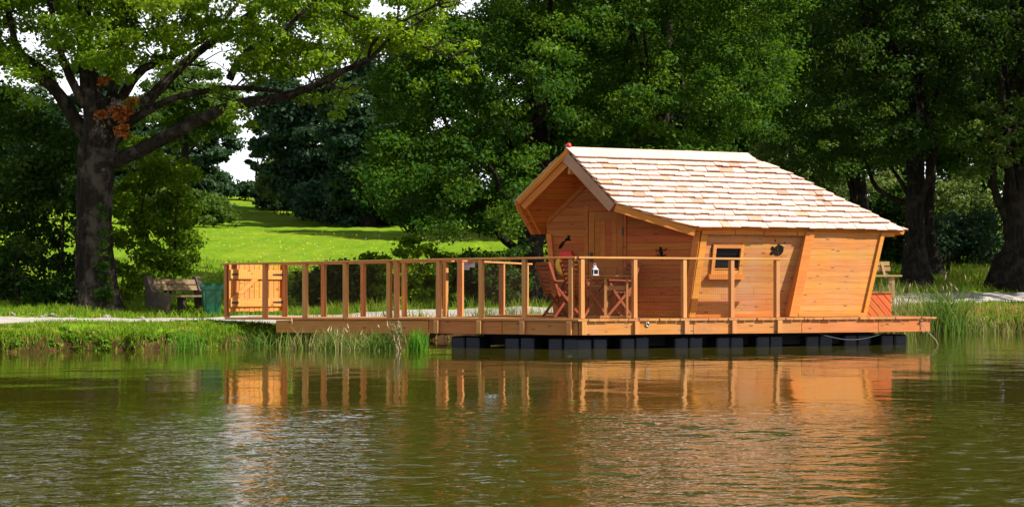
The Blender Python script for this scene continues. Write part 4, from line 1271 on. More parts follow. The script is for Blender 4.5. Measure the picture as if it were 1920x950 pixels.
def branch_to(mb, p0, p1, r0, r1, seed, sag=0.1, n_=3):
    r = random.Random(seed); p0 = Vector(p0); p1 = Vector(p1); L_ = (p1 - p0).length
    pts = [(p0, r0)]
    for k in range(1, n_):
        t = k / n_
        q = p0.lerp(p1, t) + Vector((r.uniform(-1, 1), r.uniform(-1, 1), r.uniform(-.6, 1))) * L_ * sag
        pts.append((q, r0 + (r1 - r0) * t))
    pts.append((p1, r1))
    a, b = spline(pts, 4)
    mb.tube(a, b, 7, lump=0.08)

def trunk_pts(base, top, r0, r1, bend, seed, flare=1.5):
    r = random.Random(seed); base = Vector(base); top = Vector(top); H = (top - base).length
    pts = [(base - Vector((0, 0, .25)), r0 * flare * 1.1), (base + Vector((0, 0, 0.12)), r0 * flare), (base + (top - base) * .05 + Vector((0, 0, .2)), r0 * (1 + (flare - 1) * .35))]
    for k in (.14, .3, .5, .75):
        pts.append((base.lerp(top, k) + Vector((r.uniform(-1, 1), r.uniform(-1, 1), 0)) * bend, r0 + (r1 - r0) * k))
    pts.append((top, r1))
    return spline(pts, 5)

def simple_tree(name, label, base, H, tr, crown_c, crown_r, ncl, rr, per, size, mat, seed, barkm='bark_dark', limbs=6, cat='tree', group=None, zmin=None, top=None, extra=None, flare=1.5, tl=(0, 1)):
    base = Vector((base[0], base[1], gz(base[0], base[1])))
    root = thing(name, label, cat, tuple(base), group)
    top = Vector(top) if top is not None else base + Vector((rnd.uniform(-.4, .4), rnd.uniform(-.4, .4), H * .72))
    mb = MB(); a, b = trunk_pts(base, top, tr, tr * .35, tr * .35, seed, flare)
    mb.tube(a, b, 14, lump=0.07)
    mb.build('trunk', M_[barkm], root, smooth=True)
    C, Q = blob(crown_c, crown_r, ncl, rr, seed, zmin) if crown_c is not None else (np.zeros((0, 3)), np.zeros(0))
    if extra is not None:
        C = np.concatenate([C, np.array(extra[0])]); Q = np.concatenate([Q, np.array(extra[1])])
    r = random.Random(seed)
    for k in range(limbs):
        t = r.uniform(.45, .98); p0 = a[int(t * (len(a) - 1))]; tgt = Vector(C[r.randrange(len(C))])
        mb = MB(); branch_to(mb, p0, tgt, tr * (.42 - .2 * t), tr * .06, seed + k, .10)
        mb.build('branch', M_[barkm], root, smooth=True)
    leaves('crown', C, Q, per, size, M_[mat], root, tl[0], tl[1], seed=seed)
    return root

# --- the big oak on the left
YO = 28.6
ob = at(182, 575, YO); ob.z = gz(ob.x, YO)
oak = thing('oak_tree', 'spreading oak with long low limb and lichen trunk by the bench', 'tree', tuple(ob))
mb = MB()
a, b = spline([(ob - Vector((0.05, 0, .3)), .70), (ob + Vector((0, 0, .08)), .60), (at(180, 530, YO), .47), (at(178, 470, YO), .41), (at(177, 400, YO), .385), (at(178, 340, YO), .40), (at(183, 285, YO), .43), (at(186, 255, YO), .36), (at(178, 205, YO), .26), (at(166, 140, YO), .21), (at(158, 60, YO + .2), .17), (at(160, -40, YO + .4), .13), (at(170, -170, YO + .3), .07)], 5)
mb.tube(a, [q * .91 for q in b], 20, lump=0.05)
mb.build('trunk', M_['bark'], oak, smooth=True)
LIMBS = [
    ('long low limb', [((196, 305), 0, .22), ((245, 290), -.3, .17), ((300, 262), -.6, .155), ((370, 226), -.9, .14), ((445, 196), -1.1, .12), ((520, 184), -1.3, .10), ((590, 160), -1.4, .085), ((650, 130), -1.6, .07), ((690, 114), -1.7, .05), ((730, 75), -1.8, .035), ((790, 40), -1.9, .02)]),
    (None, [((200, 275), .1, .19), ((245, 222), .2, .15), ((300, 165), .3, .13), ((345, 120), .3, .11), ((395, 80), .3, .09), ((440, 45), .3, .07), ((500, 5), .3, .05)]),
    (None, [((198, 262), .4, .17), ((225, 190), .7, .13), ((262, 135), .9, .11), ((310, 112), 1.0, .085), ((370, 80), 1.1, .07), ((420, 40), 1.1, .05), ((470, -30), 1.2, .03)]),
    (None, [((430, 150), -1.0, .085), ((445, 120), -1.0, .09), ((475, 90), -1.0, .08), ((515, 72), -1.1, .06), ((560, 30), -1.2, .045), ((610, -20), -1.2, .03)]),
    (None, [((240, 232), -.5, .10), ((310, 190), -.7, .075), ((380, 172), -.9, .065), ((440, 165), -1.0, .06), ((530, 172), -1.2, .045)]),
    (None, [((172, 270), .1, .20), ((135, 215), 0, .16), ((100, 165), -.2, .14), ((60, 138), -.3, .12), ((20, 110), -.4, .09), ((-40, 85), -.5, .06)]),
    (None, [((120, 195), -.1, .12), ((85, 135), .2, .10), ((35, 95), .3, .09), ((20, 40), .4, .075), ((5, -10), .4, .06), ((-15, -80), .4, .04)]),
    (None, [((192, 240), .3, .16), ((212, 170), .6, .12), ((218, 100), .8, .10), ((232, 40), .9, .08), ((250, -40), 1.0, .05)]),
    (None, [((160, 200), -.1, .12), ((125, 130), -.3, .09), ((105, 60), -.4, .07), ((90, -20), -.4, .05)]),
    (None, [((560, 168), -1.4, .045), ((600, 175), -1.4, .035), ((625, 160), -1.5, .02)]),
    (None, [((690, 114), -1.7, .035), ((700, 80), -1.8, .04), ((745, 45), -1.9, .03), ((820, 10), -2.0, .02)]),
    (None, [((640, 20), -1.6, .03), ((720, 60), -1.8, .03), ((800, 90), -2.0, .022), ((850, 110), -2.0, .012)]),
]
for lab, ps in LIMBS:
    mb = MB(); a, b = spline([(at(x, y, YO + dy), r_ * .88) for (x, y), dy, r_ in ps], 5)
    mb.tube(a, b, 10, lump=0.09)
    lo_ = mb.build('limb', M_['bark'], oak, smooth=True)
    if lab: lo_['label'] = lab + ' reaching right over the meadow'
r_ = random.Random(3)
mb = MB()
for k in range(90):
    lab, ps = LIMBS[r_.randrange(len(LIMBS))]
    (x, y), dy, _r = ps[r_.randrange(len(ps) // 2, len(ps))]
    p0 = at(x, y, YO + dy); p1 = p0 + Vector((r_.uniform(-1, 1), r_.uniform(-.8, .8), r_.uniform(-.5, .9))) * 0.9
    branch_to(mb, p0, p1, .022, .006, k, .15)
mb.build('twigs', M_['bark'], oak, smooth=True, kind='stuff')
gapsO = [(398, 118, 42, 22), (415, 135, 30, 22), (300, 92, 24, 12), (22, 62, 30, 10), (10, 72, 20, 12), (55, 35, 14, 10), (135, 90, 12, 22), (335, 28, 18, 10), (250, 250, 60, 60), (110, 230, 60, 40), (560, 40, 16, 8), (455, 195, 80, 16), (330, 212, 55, 16), (385, 110, 40, 18), (300, 155, 40, 14)]
main = [(-120, -60), (-120, 120), (0, 135), (90, 150), (140, 120), (200, 150), (250, 130), (330, 125), (420, 70), (470, 130), (540, 150), (600, 120), (660, 110), (740, 100), (800, 85), (835, 40), (845, -60)]
C1, Q1 = region(main, (26.2, 31.5), 520, (.26, .55), 5, gapsO)
C2, Q2 = region([(-150, -330), (260, -330), (400, -200), (560, -90), (845, -45), (845, 5), (-150, 5)], (25.5, 33), 200, (.45, .85), 6)
spots = [(640, 190, .30), (630, 215, .22), (600, 185, .30), (575, 185, .25), (655, 165, .3), (620, 150, .3), (880, 85, .28), (870, 110, .25), (855, 140, .2), (885, 130, .18), (875, 150, .15), (840, 90, .28), (800, 100, .3), (770, 80, .3),
         (735, 85, .3), (700, 95, .28), (455, 215, .25), (470, 235, .2), (445, 205, .3), (430, 225, .2), (450, 130, .3), (480, 150, .3), (520, 140, .3), (560, 130, .3), (250, 195, .2), (235, 150, .3), (215, 120, .35), (560, 95, .35), (410, 165, .25), (385, 140, .18), (60, 190, .3), (30, 170, .3), (95, 115, .35)]
C3 = [tuple(at(x, y, YO - 1.2 + r_.uniform(-.5, .5))) for x, y, _q in spots]; Q3 = [q for _, _, q in spots]; Q3 = [q * 1.2 for q in Q3]
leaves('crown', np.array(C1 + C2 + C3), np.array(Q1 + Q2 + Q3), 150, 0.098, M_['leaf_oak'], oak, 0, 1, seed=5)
C4 = [tuple(at(x, y, YO - .75)) for x, y in ((222, 205), (232, 222), (226, 240), (215, 218), (192, 215), (245, 192), (238, 208), (228, 250), (195, 150))]
bl_ = leaves('withered_leaves', np.array(C4), np.full(len(C4), .19), 60, 0.11, M_['leaf_brown'], oak, seed=8)
bl_['label'] = 'cluster of withered brown leaves at the fork'
# ivy on the trunk foot
Ci = []
for k in range(60):
    t = r_.random(); y = 560 - 190 * t ** 1.5; x = 193 + r_.uniform(-18, 20) * (1 - .3 * t); Ci.append(tuple(at(x, y, YO - .46 + r_.uniform(-.02, .05))))
leaves('ivy', np.array(Ci), np.full(60, .10), 16, 0.06, M_['leaf_mid'], oak, .2, 1, seed=9, flat=1.0)

# --- shrubs
def shrub(label, polyp, Yr, n_, rr, per, size, mat, seed, tl=(0, 1), group=None, name='shrub', cat='shrub', stems=5, minz=0.1):
    C, Q = region(polyp, Yr, n_, rr, seed, minz=minz)
    C = np.array(C); c0 = C.mean(0); bz_ = gz(c0[0], c0[1])
    root = thing(name, label, cat, (c0[0], c0[1], bz_), group)
    rs = random.Random(seed); mb = MB()
    for k in range(stems):
        tgt = C[rs.randrange(len(C))]
        x, y = c0[0] + (tgt[0] - c0[0]) * .5, c0[1] + (tgt[1] - c0[1]) * .5
        branch_to(mb, (x, y, gz(x, y) - .05), tgt, .035 + .01 * rs.random(), .008, seed + k, .08)
    mb.build('stems', M_['bark_dark'], root, smooth=True, kind='stuff')
    leaves('foliage', C, Q, per, size, M_[mat], root, tl[0], tl[1], seed=seed)
    return root
GU = 'shrubs around the oak'
shrub('dark tall shrub at the left edge beyond the oak trunk', [(-90, 560), (-90, 150), (60, 170), (75, 560)], (30, 33.5), 90, (.45, .8), 130, .13, 'leaf_dark', 21, group=GU)
shrub('dark shrub filling the shade just left of the oak trunk', [(50, 555), (40, 230), (100, 190), (170, 250), (175, 560)], (29.8, 32.5), 80, (.35, .65), 130, .12, 'leaf_dark', 22, group=GU)
shrub('leafy shrub to the right of the oak trunk behind the bench', [(205, 555), (205, 310), (240, 250), (330, 290), (375, 320), (372, 380), (365, 440), (350, 500), (300, 540)], (30.2, 32.5), 130, (.22, .48), 150, .10, 'leaf_oak', 23, group=GU)
shrub('shadowy low shrub in front of the dark undergrowth at far left', [(-60, 575), (-60, 430), (70, 450), (140, 520), (140, 575)], (28.0, 29.6), 45, (.25, .45), 130, .10, 'leaf_dark', 24, group=GU, minz=.02)
GH = 'shrubs in the hedge behind the gangway'
shrub('dark hedge shrub behind the left half of the gangway', [(556, 565), (565, 515), (620, 498), (690, 490), (700, 565)], (31.2, 32.6), 50, (.25, .45), 140, .10, 'leaf_dark', 31, group=GH, minz=.02)
shrub('hedge shrub with light sunny top right of the meadow', [(670, 570), (678, 500), (700, 462), (730, 478), (775, 446), (815, 478), (850, 470), (862, 490), (850, 570)], (31.0, 32.8), 62, (.16, .38), 150, .10, 'leaf_oak', 32, (.3, 1), group=GH, minz=.02)
shrub('dark hedge shrub left of the porch behind the deck railing', [(830, 570), (840, 500), (890, 470), (930, 490), (985, 455), (1000, 575)], (31.5, 33.5), 70, (.28, .5), 140, .10, 'leaf_dark', 33, (.1, .9), group=GH, minz=.02)
shrub('scrubby thicket under the central trees behind the cabin', [(960, 570), (960, 400), (1090, 300), (1300, 300), (1420, 420), (1420, 570)], (36, 38), 80, (.5, .8), 110, .14, 'leaf_dark', 34, group=GH)

# --- the central oaks
YC = 33.5
cp = [(800, 40), (740, 120), (700, 150), (715, 190), (690, 245), (705, 300), (690, 340), (725, 400), (770, 432), (830, 440), (880, 425), (960, 440), (1030, 330), (1200, 300), (1330, 300), (1390, 270), (1440, 235), (1480, 160), (1500, 60), (1505, -60), (870, -60)]
def depthC(x, y, r): return r.uniform(30.0, 37.0)
C5, Q5 = region([(q[0], q[1]) for q in cp if q[0] < 1080] + [(1080, 320), (1080, -60)], depthC, 400, (.40, .78), 41)
C5b, Q5b = region([(900, -60), (1100, -60), (1060, -220), (970, -220)], (30, 37), 60, (.6, .95), 42)
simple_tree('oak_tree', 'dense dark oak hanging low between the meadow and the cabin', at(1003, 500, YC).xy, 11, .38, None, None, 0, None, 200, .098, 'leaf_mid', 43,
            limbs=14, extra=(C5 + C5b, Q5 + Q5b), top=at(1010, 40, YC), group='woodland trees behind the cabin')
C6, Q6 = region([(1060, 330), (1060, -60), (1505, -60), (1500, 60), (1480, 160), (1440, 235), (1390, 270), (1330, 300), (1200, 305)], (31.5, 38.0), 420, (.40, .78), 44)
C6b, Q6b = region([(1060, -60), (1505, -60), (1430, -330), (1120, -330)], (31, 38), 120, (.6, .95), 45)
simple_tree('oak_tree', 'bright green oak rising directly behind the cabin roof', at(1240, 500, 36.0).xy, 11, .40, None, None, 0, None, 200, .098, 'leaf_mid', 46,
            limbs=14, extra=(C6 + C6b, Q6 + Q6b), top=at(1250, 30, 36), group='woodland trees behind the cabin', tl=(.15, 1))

# --- right-hand trees
GT = 'woodland trees behind the cabin'
C7, Q7 = region([(1400, 290), (1470, 180), (1500, -60), (1800, -60), (1790, 250), (1700, 300), (1560, 330)], (36.5, 43), 330, (.42, .8), 51)
C7b, Q7b = region([(1450, -60), (1800, -60), (1760, -330), (1500, -330)], (36, 43), 110, (.6, 1.0), 52)
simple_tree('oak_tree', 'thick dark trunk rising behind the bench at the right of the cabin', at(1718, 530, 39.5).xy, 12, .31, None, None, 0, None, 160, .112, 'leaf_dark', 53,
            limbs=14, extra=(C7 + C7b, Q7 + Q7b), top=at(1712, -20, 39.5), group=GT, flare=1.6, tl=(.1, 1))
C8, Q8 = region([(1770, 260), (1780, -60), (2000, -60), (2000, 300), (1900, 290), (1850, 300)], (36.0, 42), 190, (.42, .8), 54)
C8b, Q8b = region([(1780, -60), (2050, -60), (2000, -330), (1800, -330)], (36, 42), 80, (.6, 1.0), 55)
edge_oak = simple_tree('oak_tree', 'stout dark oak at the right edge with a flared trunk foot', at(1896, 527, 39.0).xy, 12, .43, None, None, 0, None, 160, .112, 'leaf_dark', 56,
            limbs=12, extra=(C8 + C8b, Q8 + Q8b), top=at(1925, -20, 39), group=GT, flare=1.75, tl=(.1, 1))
simple_tree('oak_tree', 'slim dark trunk leaning just right of the thick trunk', at(1752, 522, 42.5).xy, 10, .22, at(1790, 60, 43), (3.0, 2.5, 3.2), 60, (.6, .95), 120, .16, 'leaf_dark', 57, limbs=6, top=at(1728, 120, 42.5), group=GT)
simple_tree('oak_tree', 'shadowed trunk glimpsed just above the roof end', at(1607, 500, 46).xy, 11, .36, at(1560, 60, 47), (4.2, 2.5, 3.8), 90, (.7, 1.1), 130, .18, 'leaf_dark', 58, limbs=8, top=at(1615, 60, 46), group=GT)
# yellowing foliage sprays at the right
GB = 'background shrubs beyond the right-hand trees'
C9, Q9 = region([(1770, 330), (1840, 190), (1925, 210), (1930, 300), (1860, 330)], (35.5, 37.5), 26, (.25, .42), 61)
mb = MB()
for k in range(5): branch_to(mb, at(1905, 200 + 12 * k, 38.5), C9[k * 5], .05, .012, 610 + k, .06)
mb.build('branch', M_['bark_dark'], edge_oak, smooth=True, kind='stuff')
yl = leaves('yellowing_leaves', np.array(C9), np.array(Q9), 100, .11, M_['leaf_bush'], edge_oak, .4, 1, seed=61)
yl['label'] = 'sprays of yellow green leaves hanging low'
shrub('pale sunlit shrub just above the end of the roof ridge', [(1410, 380), (1410, 290), (1440, 265), (1490, 285), (1550, 320), (1590, 355), (1590, 420)], (47, 49), 55, (.5, .8), 120, .16, 'leaf_pale', 62, group=GB)
shrub('light green bush glowing between the dark trunks', [(1625, 420), (1630, 310), (1665, 300), (1690, 340), (1690, 420)], (52, 54), 30, (.5, .8), 120, .17, 'leaf_pale', 63, group=GB)
shrub('dark green bush wall beyond the bench and thick trunk', [(1540, 520), (1560, 400), (1640, 380), (1750, 330), (1760, 510)], (48, 51), 75, (.6, .95), 120, .17, 'leaf_dark', 64, group=GB)
shrub('dark bluish bush between the thin post and right oak', [(1740, 505), (1745, 420), (1800, 390), (1870, 400), (1880, 505)], (47, 50), 55, (.55, .9), 120, .16, 'leaf_far', 65, group=GB)
shrub('sunny yellow green bushes seen above the thin post', [(1745, 430), (1750, 350), (1800, 330), (1870, 370), (1870, 440)], (54, 57), 35, (.6, .9), 110, .18, 'leaf_pale', 66, group=GB)
shrub('bright leafy bush at the far right edge of the picture', [(1900, 500), (1900, 300), (1960, 280), (1990, 500)], (50, 53), 40, (.6, .9), 110, .17, 'leaf_pale', 67, group=GB)

# --- distant trees round the meadow
GD = 'trees along the far side of the meadow'
def far_tree(label, px, py0, pxy, rad_px, Y, n_, per, size, mat, seed, ry=None):
    c = at(pxy[0], pxy[1], Y)
    k = Y / F
    simple_tree('field_tree', label, at(px, py0, Y).xy, c.z, .35, c, (rad_px[0] * k, (ry or rad_px[0]) * k, rad_px[1] * k), n_, (rad_px[0] * k * .22, rad_px[0] * k * .38), per, size, mat, seed, limbs=4, group=GD, zmin=gz(c.x, Y) + .2, top=Vector((c.x, Y, gz(c.x, Y) + (c.z - gz(c.x, Y)) * .8)),
                extra=blob((c.x, Y, gz(c.x, Y) + rad_px[1] * k * .45), (rad_px[0] * k * .85, (ry or rad_px[0]) * k * .8, rad_px[1] * k * .5), n_ // 2, (rad_px[0] * k * .2, rad_px[0] * k * .34), seed + 500, gz(c.x, Y) + .2))
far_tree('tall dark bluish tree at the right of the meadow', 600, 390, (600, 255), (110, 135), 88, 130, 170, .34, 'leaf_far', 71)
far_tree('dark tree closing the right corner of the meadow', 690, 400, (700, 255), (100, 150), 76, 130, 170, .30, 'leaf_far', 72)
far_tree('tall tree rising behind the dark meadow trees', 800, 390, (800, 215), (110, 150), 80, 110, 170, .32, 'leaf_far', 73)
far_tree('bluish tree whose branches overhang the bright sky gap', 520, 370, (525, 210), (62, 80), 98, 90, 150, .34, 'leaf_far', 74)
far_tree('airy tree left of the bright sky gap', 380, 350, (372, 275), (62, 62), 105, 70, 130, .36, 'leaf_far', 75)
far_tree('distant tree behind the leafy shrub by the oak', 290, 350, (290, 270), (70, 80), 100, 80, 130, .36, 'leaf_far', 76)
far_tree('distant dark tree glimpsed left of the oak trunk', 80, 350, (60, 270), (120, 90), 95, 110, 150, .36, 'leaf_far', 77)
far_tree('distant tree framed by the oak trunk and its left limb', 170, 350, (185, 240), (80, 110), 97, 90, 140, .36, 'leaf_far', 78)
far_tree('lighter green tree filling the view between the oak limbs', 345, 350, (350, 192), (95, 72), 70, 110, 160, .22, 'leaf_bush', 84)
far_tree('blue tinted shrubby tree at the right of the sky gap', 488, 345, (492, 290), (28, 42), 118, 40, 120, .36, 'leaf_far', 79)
for k, (px_, Yb_, yc) in enumerate(((985, 62, 170), (1120, 58, 130), (1265, 63, 150), (1400, 58, 110), (1530, 64, 150), (1668, 60, 120), (1800, 66, 150), (1945, 62, 130))):
    lab = ['wood tree filling the dark behind the porch gable', 'dark wood tree behind the left half of the cabin ridge', 'dark wood tree behind the middle of the ridge', 'dark wood tree behind the right end of the ridge', 'wood tree behind the pale shrub beyond the roof end', 'wood tree deep behind the thick right-hand trunk', 'wood tree in the gap between the two right-hand trunks', 'wood tree deep behind the flared oak at the right edge'][k]
    c = at(px_, yc, Yb_); kk = Yb_ / F
    simple_tree('wood_tree', lab, at(px_, 470, Yb_).xy, c.z, .30, c, (105 * kk, 2.4, 215 * kk), 120, (.75, 1.25), 120, .26, 'leaf_dark', 90 + k, limbs=4, group='dark trees deep in the wood', zmin=gz(c.x, Yb_) + .5)
for k, (px_, lab) in enumerate(((1090, 'farthest wood tree seen in chinks above the porch end of the ridge'), (1240, 'farthest wood tree seen in chinks above the middle of the ridge'), (1390, 'farthest wood tree seen in chinks above the roof hip'), (1540, 'farthest wood tree seen in chinks left of the thick trunk'), (1700, 'farthest wood tree hidden mostly by the thick trunk'), (1850, 'farthest wood tree seen in chinks left of the flared oak'))):
    c = at(px_, 200, 78); kk = 78 / F
    simple_tree('wood_tree', lab, at(px_, 440, 78).xy, c.z, .30, c, (100 * kk, 1.6, 235 * kk), 130, (.9, 1.4), 62, .42, 'leaf_dark', 190 + k, limbs=3, group='dark trees deep in the wood', zmin=gz(c.x, 78) + .4)
shrub('round greyish green bush beside the dark meadow trees', [(492, 365), (500, 312), (530, 298), (562, 312), (575, 372)], (92, 95), 45, (.7, 1.1), 160, .30, 'leaf_pale', 81, (0, .5), group=GD)
shrub('low dark hedge on the crest of the meadow', [(375, 366), (380, 330), (410, 318), (438, 345), (500, 346), (500, 364)], (108, 112), 55, (.6, 1.0), 150, .32, 'leaf_far', 82, group=GD, name='hedge', cat='hedge')
shrub('dark undergrowth skirting the shady side of the meadow', [(560, 400), (560, 350), (760, 350), (760, 420)], (78, 86), 80, (.8, 1.3), 150, .30, 'leaf_far', 83, group=GD)

# trees outside the frame on the right: they stand in the same wood and shade it
for k, (x, y, H, s_) in enumerate(((20.5, 36.5, 14, 101), (25.5, 43, 15, 102), (30, 49, 15, 103))):
    simple_tree('oak_tree', ['oak standing just outside the right edge of the picture', 'second oak deeper in the wood beyond the right edge', 'farthest oak of the wood beyond the right edge'][k], (x, y), H, .42, (x, y, H * .62), (5.0, 4.6, H * .38), 110, (.9, 1.4), 60, .32, 'leaf_dark', s_, limbs=6, group=GT)

# ------------------------------------------------------------------ grass and reeds
def blades(name, P, Hh, wd, lean, mat, tint, kind=None, parent=None, seed=0, seg=2):
    r = np.random.default_rng(seed); n_ = len(P)
    th = r.uniform(0, 2 * np.pi, n_); ln = np.stack([np.cos(th), np.sin(th), np.zeros(n_)], 1) * (lean * Hh * r.uniform(.2, 1.3, n_))[:, None]
    tw = r.uniform(0, np.pi, n_); wv = np.stack([np.cos(tw), np.sin(tw) * .5, np.zeros(n_)], 1)
    wv = wv / np.linalg.norm(wv, axis=1, keepdims=True) * (wd * .5)[:, None]
    up = np.array([0, 0, 1.0])
    lev = [P + ln * (t ** 2) + up * (Hh * (t - .18 * lean * t * t))[:, None] for t in np.linspace(0, 1, seg + 1)]
    ws = [1.0, .8, .12] if seg == 2 else [1, .95, .7, .1]
    out = np.empty((n_, seg, 4, 3))
    for k in range(seg):
        out[:, k, 0] = lev[k] - wv * ws[k]; out[:, k, 1] = lev[k] + wv * ws[k]
        out[:, k, 2] = lev[k + 1] + wv * ws[k + 1]; out[:, k, 3] = lev[k + 1] - wv * ws[k + 1]
    return fast_mesh(name, out.reshape(-1, 3), 4, mat, parent, np.repeat(tint, seg), kind)

def scatter(n_, xr, yr, dr, seed, pmin=1.15):
    r = np.random.default_rng(seed)
    X = r.uniform(*xr, n_); Y = r.uniform(*yr, n_); d = shore_d(X, Y)
    ok = (d > dr[0]) & (d < dr[1])
    X, Y, d = X[ok], Y[ok], d[ok]
    ok = path_dist(X, Y) > pmin * r.uniform(.85, 1.1, len(X))
    return X[ok], Y[ok], d[ok]

def patchy(X, Y, s=1.0): return .5 + .5 * np.sin(X * 2.1 * s + 1.3 * np.sin(Y * 1.7 * s)) * np.sin(Y * 2.6 * s + X * .7 * s)
SX, SY, SH, SW, ST = [], [], [], [], []
def sow(n_, xr, yr, dr, hr, wd, seed, dry=0.25, pmin=1.15, edge_boost=0.0, thin=0.0):
    X, Y, d = scatter(n_, xr, yr, dr, seed, pmin); r = np.random.default_rng(seed + 1)
    pt = patchy(X, Y); keep = r.random(len(X)) > thin * (pt > .72)
    X, Y, d, pt = X[keep], Y[keep], d[keep], pt[keep]
    hgt = r.uniform(*hr, len(X)) * (.55 + .8 * pt) * (1 + edge_boost * np.exp(-np.clip(d, 0, 9) / .35))
    tnt = np.clip(r.beta(1.6, 3.0, len(X)) * .75 + dry * (r.random(len(X)) < dry) * 1.6 + .12 * (pt - .5), 0, 1)
    SX.append(X); SY.append(Y); SH.append(hgt); SW.append(np.full(len(X), wd) * r.uniform(.6, 1.4, len(X))); ST.append(tnt)
sow(42000, (-12.5, -3.2), (20, 27), (-.02, 3.2), (.035, .11), .016, 201, .25, thin=.85)
sow(46000, (-12.5, -4.6), (20, 25), (-.10, .42), (.05, .17), .017, 202, .22)
sow(17000, (-13, -2.0), (25, 31), (3.0, 8.5), (.07, .2), .018, 203, .25)
sow(15000, (-4, 7.5), (25, 34), (.0, 5.5), (.10, .32), .018, 204, .3)
sow(36000, (7.0, 19), (30, 38), (-.05, 3.5), (.06, .16), .02, 205, .2)
sow(11000, (6.5, 19), (30, 37), (-.12, 1.3), (.14, .36), .016, 206, .9)
sow(20000, (6.5, 20), (34, 47), (4.5, 14), (.10, .28), .024, 207, .35)
sow(18000, (-14, 4), (29, 46), (7.0, 22), (.06, .16), .026, 208, .25)
X = np.concatenate(SX); Y = np.concatenate(SY); Hh = np.concatenate(SH); Wd = np.concatenate(SW); Tn = np.concatenate(ST)
P = np.stack([X, Y, ground_z(X, Y) - .01], 1)
blades('grass', P, Hh, Wd, .55, M_['grass'], Tn, 'stuff', seed=209)

r = np.random.default_rng(640)
X = r.uniform(-13, -4.2, 1800); Y = r.uniform(19, 25, 1800); d = shore_d(X, Y); k = (d > -.09) & (d < .6) & (patchy(X, Y, 1.6) > .22)
X, Y = X[k][:380], Y[k][:380]; q_ = r.uniform(.05, .13, len(X))
leaves('bank_weeds', np.stack([X, Y, ground_z(X, Y) + .02], 1), q_, 75, .045, M_['weed'], None, seed=641, flat=.8)['kind'] = 'stuff'
X = r.uniform(7.2, 17, 700); Y = r.uniform(30, 38, 700); d = shore_d(X, Y); k = (d > -.05) & (d < 1.2)
X, Y = X[k][:150], Y[k][:150]; q_ = r.uniform(.08, .2, len(X))
leaves('bank_weeds', np.stack([X, Y, ground_z(X, Y) + .03], 1), q_, 60, .06, M_['weed'], None, seed=642, flat=.8)['kind'] = 'stuff'

def clump(label, px, py, Y, n_, rad, hr, wd, lean, mat, tl, seed, group, name='reed_clump', zb=None, heads=0):
    c = at(px, py, Y); r = np.random.default_rng(seed)
    z0 = zb if zb is not None else max(-.05, gz(c.x, Y) - .03)
    root = thing(name, label, 'reeds', (c.x, Y, z0), group)
    P = np.stack([c.x + r.normal(0, rad[0], n_), Y + r.normal(0, rad[1], n_), np.full(n_, z0)], 1)
    if zb is None: P[:, 2] = np.maximum(ground_z(P[:, 0], P[:, 1]) - .03, -.08)
    hg = r.uniform(*hr, n_); tn = r.uniform(*tl, n_)
    blo = blades('blades', P, hg, np.full(n_, wd) * r.uniform(.6, 1.3, n_), lean, M_[mat], tn, kind='stuff', parent=None, seed=seed, seg=3)
    o = bpy.data.objects[blo.name]; o.parent = root; o.matrix_basis = WM[root.name].inverted()
    if heads:
        sel = r.choice(n_, heads); mbh = MB()
        for i in sel:
            p_ = Vector(P[i]) + Vector((r.normal(0, .05), r.normal(0, .05), hg[i] * .95))
            mbh.tube([p_, p_ + Vector((r.normal(0, .02), r.normal(0, .02), .05)), p_ + Vector((r.normal(0, .03), r.normal(0, .03), .12))], [.004, .012, .003], 5)
        mbh.build('seed_heads', M_['rope'], root, kind='stuff')
    return root
GRD = 'reed clumps in front of the gangway'
clump('thin dry reeds in the water under the left end of the gangway', 548, 650, 22.7, 60, (.13, .12), (.22, .48), .012, .45, 'reed', (.4, 1), 301, GRD, zb=-.05)
clump('mixed green and straw reeds below the first gangway posts', 615, 650, 22.5, 200, (.22, .14), (.2, .50), .013, .5, 'reed', (.1, 1), 302, GRD, zb=-.05, heads=4)
clump('drooping reeds with pale stalks mid gangway', 660, 652, 22.4, 120, (.18, .12), (.2, .46), .013, .7, 'reed', (.2, 1), 303, GRD, zb=-.05, heads=3)
clump('green reeds below the double gangway post', 712, 655, 22.2, 170, (.14, .12), (.2, .46), .013, .45, 'reed', (.0, .75), 304, GRD, zb=-.05, heads=3)
clump('bright fresh green reed tuft nearest the dark floats', 782, 655, 22.1, 170, (.085, .08), (.24, .47), .014, .35, 'reed_green', (0, 1), 305, GRD, zb=-.05)
clump('bright green reed tuft on the left grassy bank', 352, 645, 21.9, 110, (.16, .10), (.25, .52), .012, .4, 'reed_green', (0, 1), 306, 'reed clumps on the banks')
clump('long grass tuft arching beside the gangway foot', 478, 600, 23.6, 110, (.18, .14), (.25, .48), .012, .8, 'reed', (.0, .6), 307, 'reed clumps on the banks')
clump('tall arching reed clump with seed heads at the right of the deck', 1772, 610, 30.6, 300, (.24, .20), (.75, 1.40), .018, .55, 'reed', (.0, .65), 308, 'reed clumps on the banks', heads=14)
clump('straw coloured reeds between the box and the tall reed clump', 1708, 610, 30.4, 200, (.34, .25), (.4, .85), .016, .6, 'reed', (.25, 1), 309, 'reed clumps on the banks', heads=6)
clump('reddish dry grasses behind the storage box', 1680, 570, 32.2, 220, (.55, .3), (.55, .95), .014, .5, 'reed', (.6, 1), 310, 'reed clumps on the banks', heads=10)
clump('dry reeds on the right bank near the picture edge', 1840, 615, 31.3, 200, (.5, .2), (.3, .62), .016, .5, 'reed', (.3, 1), 311, 'reed clumps on the banks', heads=5)

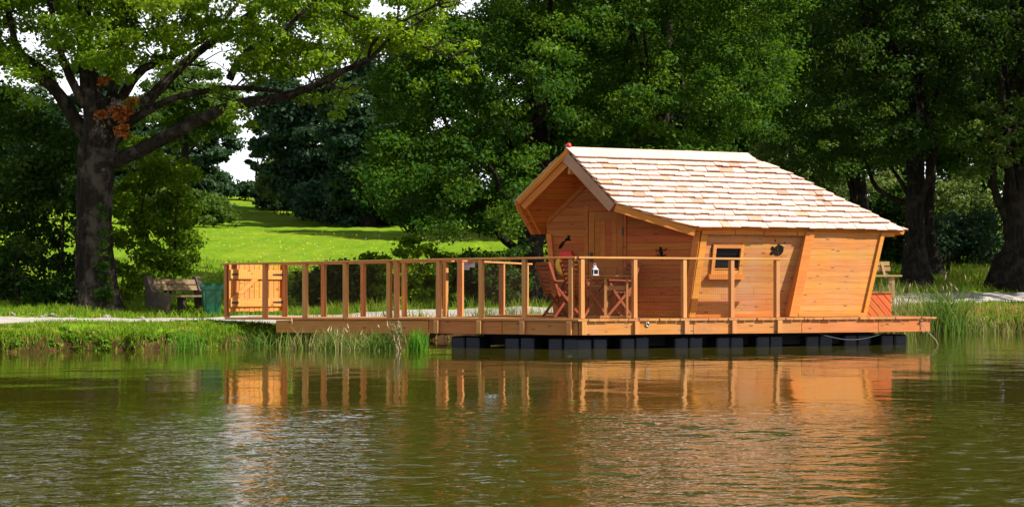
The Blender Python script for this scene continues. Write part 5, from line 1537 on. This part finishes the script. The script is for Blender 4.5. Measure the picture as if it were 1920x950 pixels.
# leafy weed with a bare pale stalk in front of the gangway
c = at(752, 655, 22.0)
weed = thing('weed', 'spindly weed with small pale leaves beside the bright green reeds', 'plant', (c.x, 22.0, -.03))
mb = MB(); Cw = []
for k in range(5):
    q = Vector((c.x + rnd.uniform(-.06, .06), 22.0 + rnd.uniform(-.05, .05), -.03)); tp = q + Vector((rnd.uniform(-.22, .12), rnd.uniform(-.1, .1), rnd.uniform(.35, .58)))
    branch_to(mb, q, tp, .007, .003, 400 + k, .08)
    for j in range(7): Cw.append(tuple(q.lerp(tp, .35 + .65 * rnd.random()) + Vector((rnd.uniform(-.04, .04), rnd.uniform(-.04, .04), 0))))
mb.build('stems', M_['rope'], weed, smooth=True)
leaves('leaves', np.array(Cw), np.full(len(Cw), .04), 5, .042, M_['leaf_pale'], weed, seed=410)

# meadow flowers
def flowers(name, n_, mat, seed, xr, yr, sz):
    r = np.random.default_rng(seed); X = r.uniform(*xr, n_ * 3); Y = r.uniform(*yr, n_ * 3)
    k = (patchy(X, Y, .25) + r.random(len(X)) * .6) > .75
    X, Y = X[k][:n_], Y[k][:n_]; n2 = len(X)
    Z = ground_z(X, Y) + r.uniform(.08, .22, n2); s = sz * r.uniform(.6, 1.3, n2) * (Y / 45) ** .5
    v = np.empty((n2, 6, 3))
    for j in range(6):
        t = j * np.pi / 3; v[:, j] = np.stack([X + s * np.cos(t), Y + s * .8 * np.sin(t), Z + s * .6 * np.sin(t)], 1)
    fast_mesh(name, v.reshape(-1, 3), 6, mat, kind='stuff')
flowers('white_flowers', 260, M_['petal'], 501, (-16, -2), (34, 62), .010)
flowers('yellow_flowers', 300, M_['petal_y'], 502, (-16, -1), (34, 62), .016)

# stones along the far edge of the path
for k in range(26):
    x = rnd.uniform(-12, -6.5); y0 = float(np.interp(x, [p[0] for p in pc], [p[1] for p in pc])) + rnd.uniform(1.3, 1.7)
    s_ = rnd.uniform(.03, .075); bmv = bmesh.new(); bmesh.ops.create_icosphere(bmv, subdivisions=1, radius=1)
    vs = [tuple(v.co * (1 + rnd.uniform(-.2, .2))) for v in bmv.verts]; fs = [tuple(v.index for v in f.verts) for f in bmv.faces]; bmv.free()
    o = add('stone', vs, fs, M_['stone'], None, Matrix.Translation((x, y0, gz(x, y0) + s_ * .3)) @ Matrix.Diagonal((s_ * 1.3, s_, s_ * .7, 1)))
    tag(o, 'small grey stone lying along the edge of the path near the oak', 'stone', 'small stones along the path edge')

# leaves and bits floating on the pond
r = np.random.default_rng(900); n_ = 46
X = r.uniform(-9, 9, n_); Y = r.uniform(9, 22.5, n_)
k = (shore_d(X, Y) < -.25) & ~((X > -1.6) & (Y > 21)); X, Y = X[k], Y[k]; n_ = len(X)
th = r.uniform(0, 6.28, n_); s_ = r.uniform(.02, .05, n_)
v = np.empty((n_, 4, 3)); Zw = wave_field(X, Y) + .006
for j, (a_, b_) in enumerate(((-1, 0), (0, -.45), (1, 0), (0, .45))):
    v[:, j] = np.stack([X + s_ * (a_ * np.cos(th) - b_ * np.sin(th)), Y + s_ * (a_ * np.sin(th) + b_ * np.cos(th)), Zw + .004 * (j % 2)], 1)
fast_mesh('floating_leaves', v.reshape(-1, 3), 4, M_['leaf_pale'], tint=r.random(n_), kind='stuff')
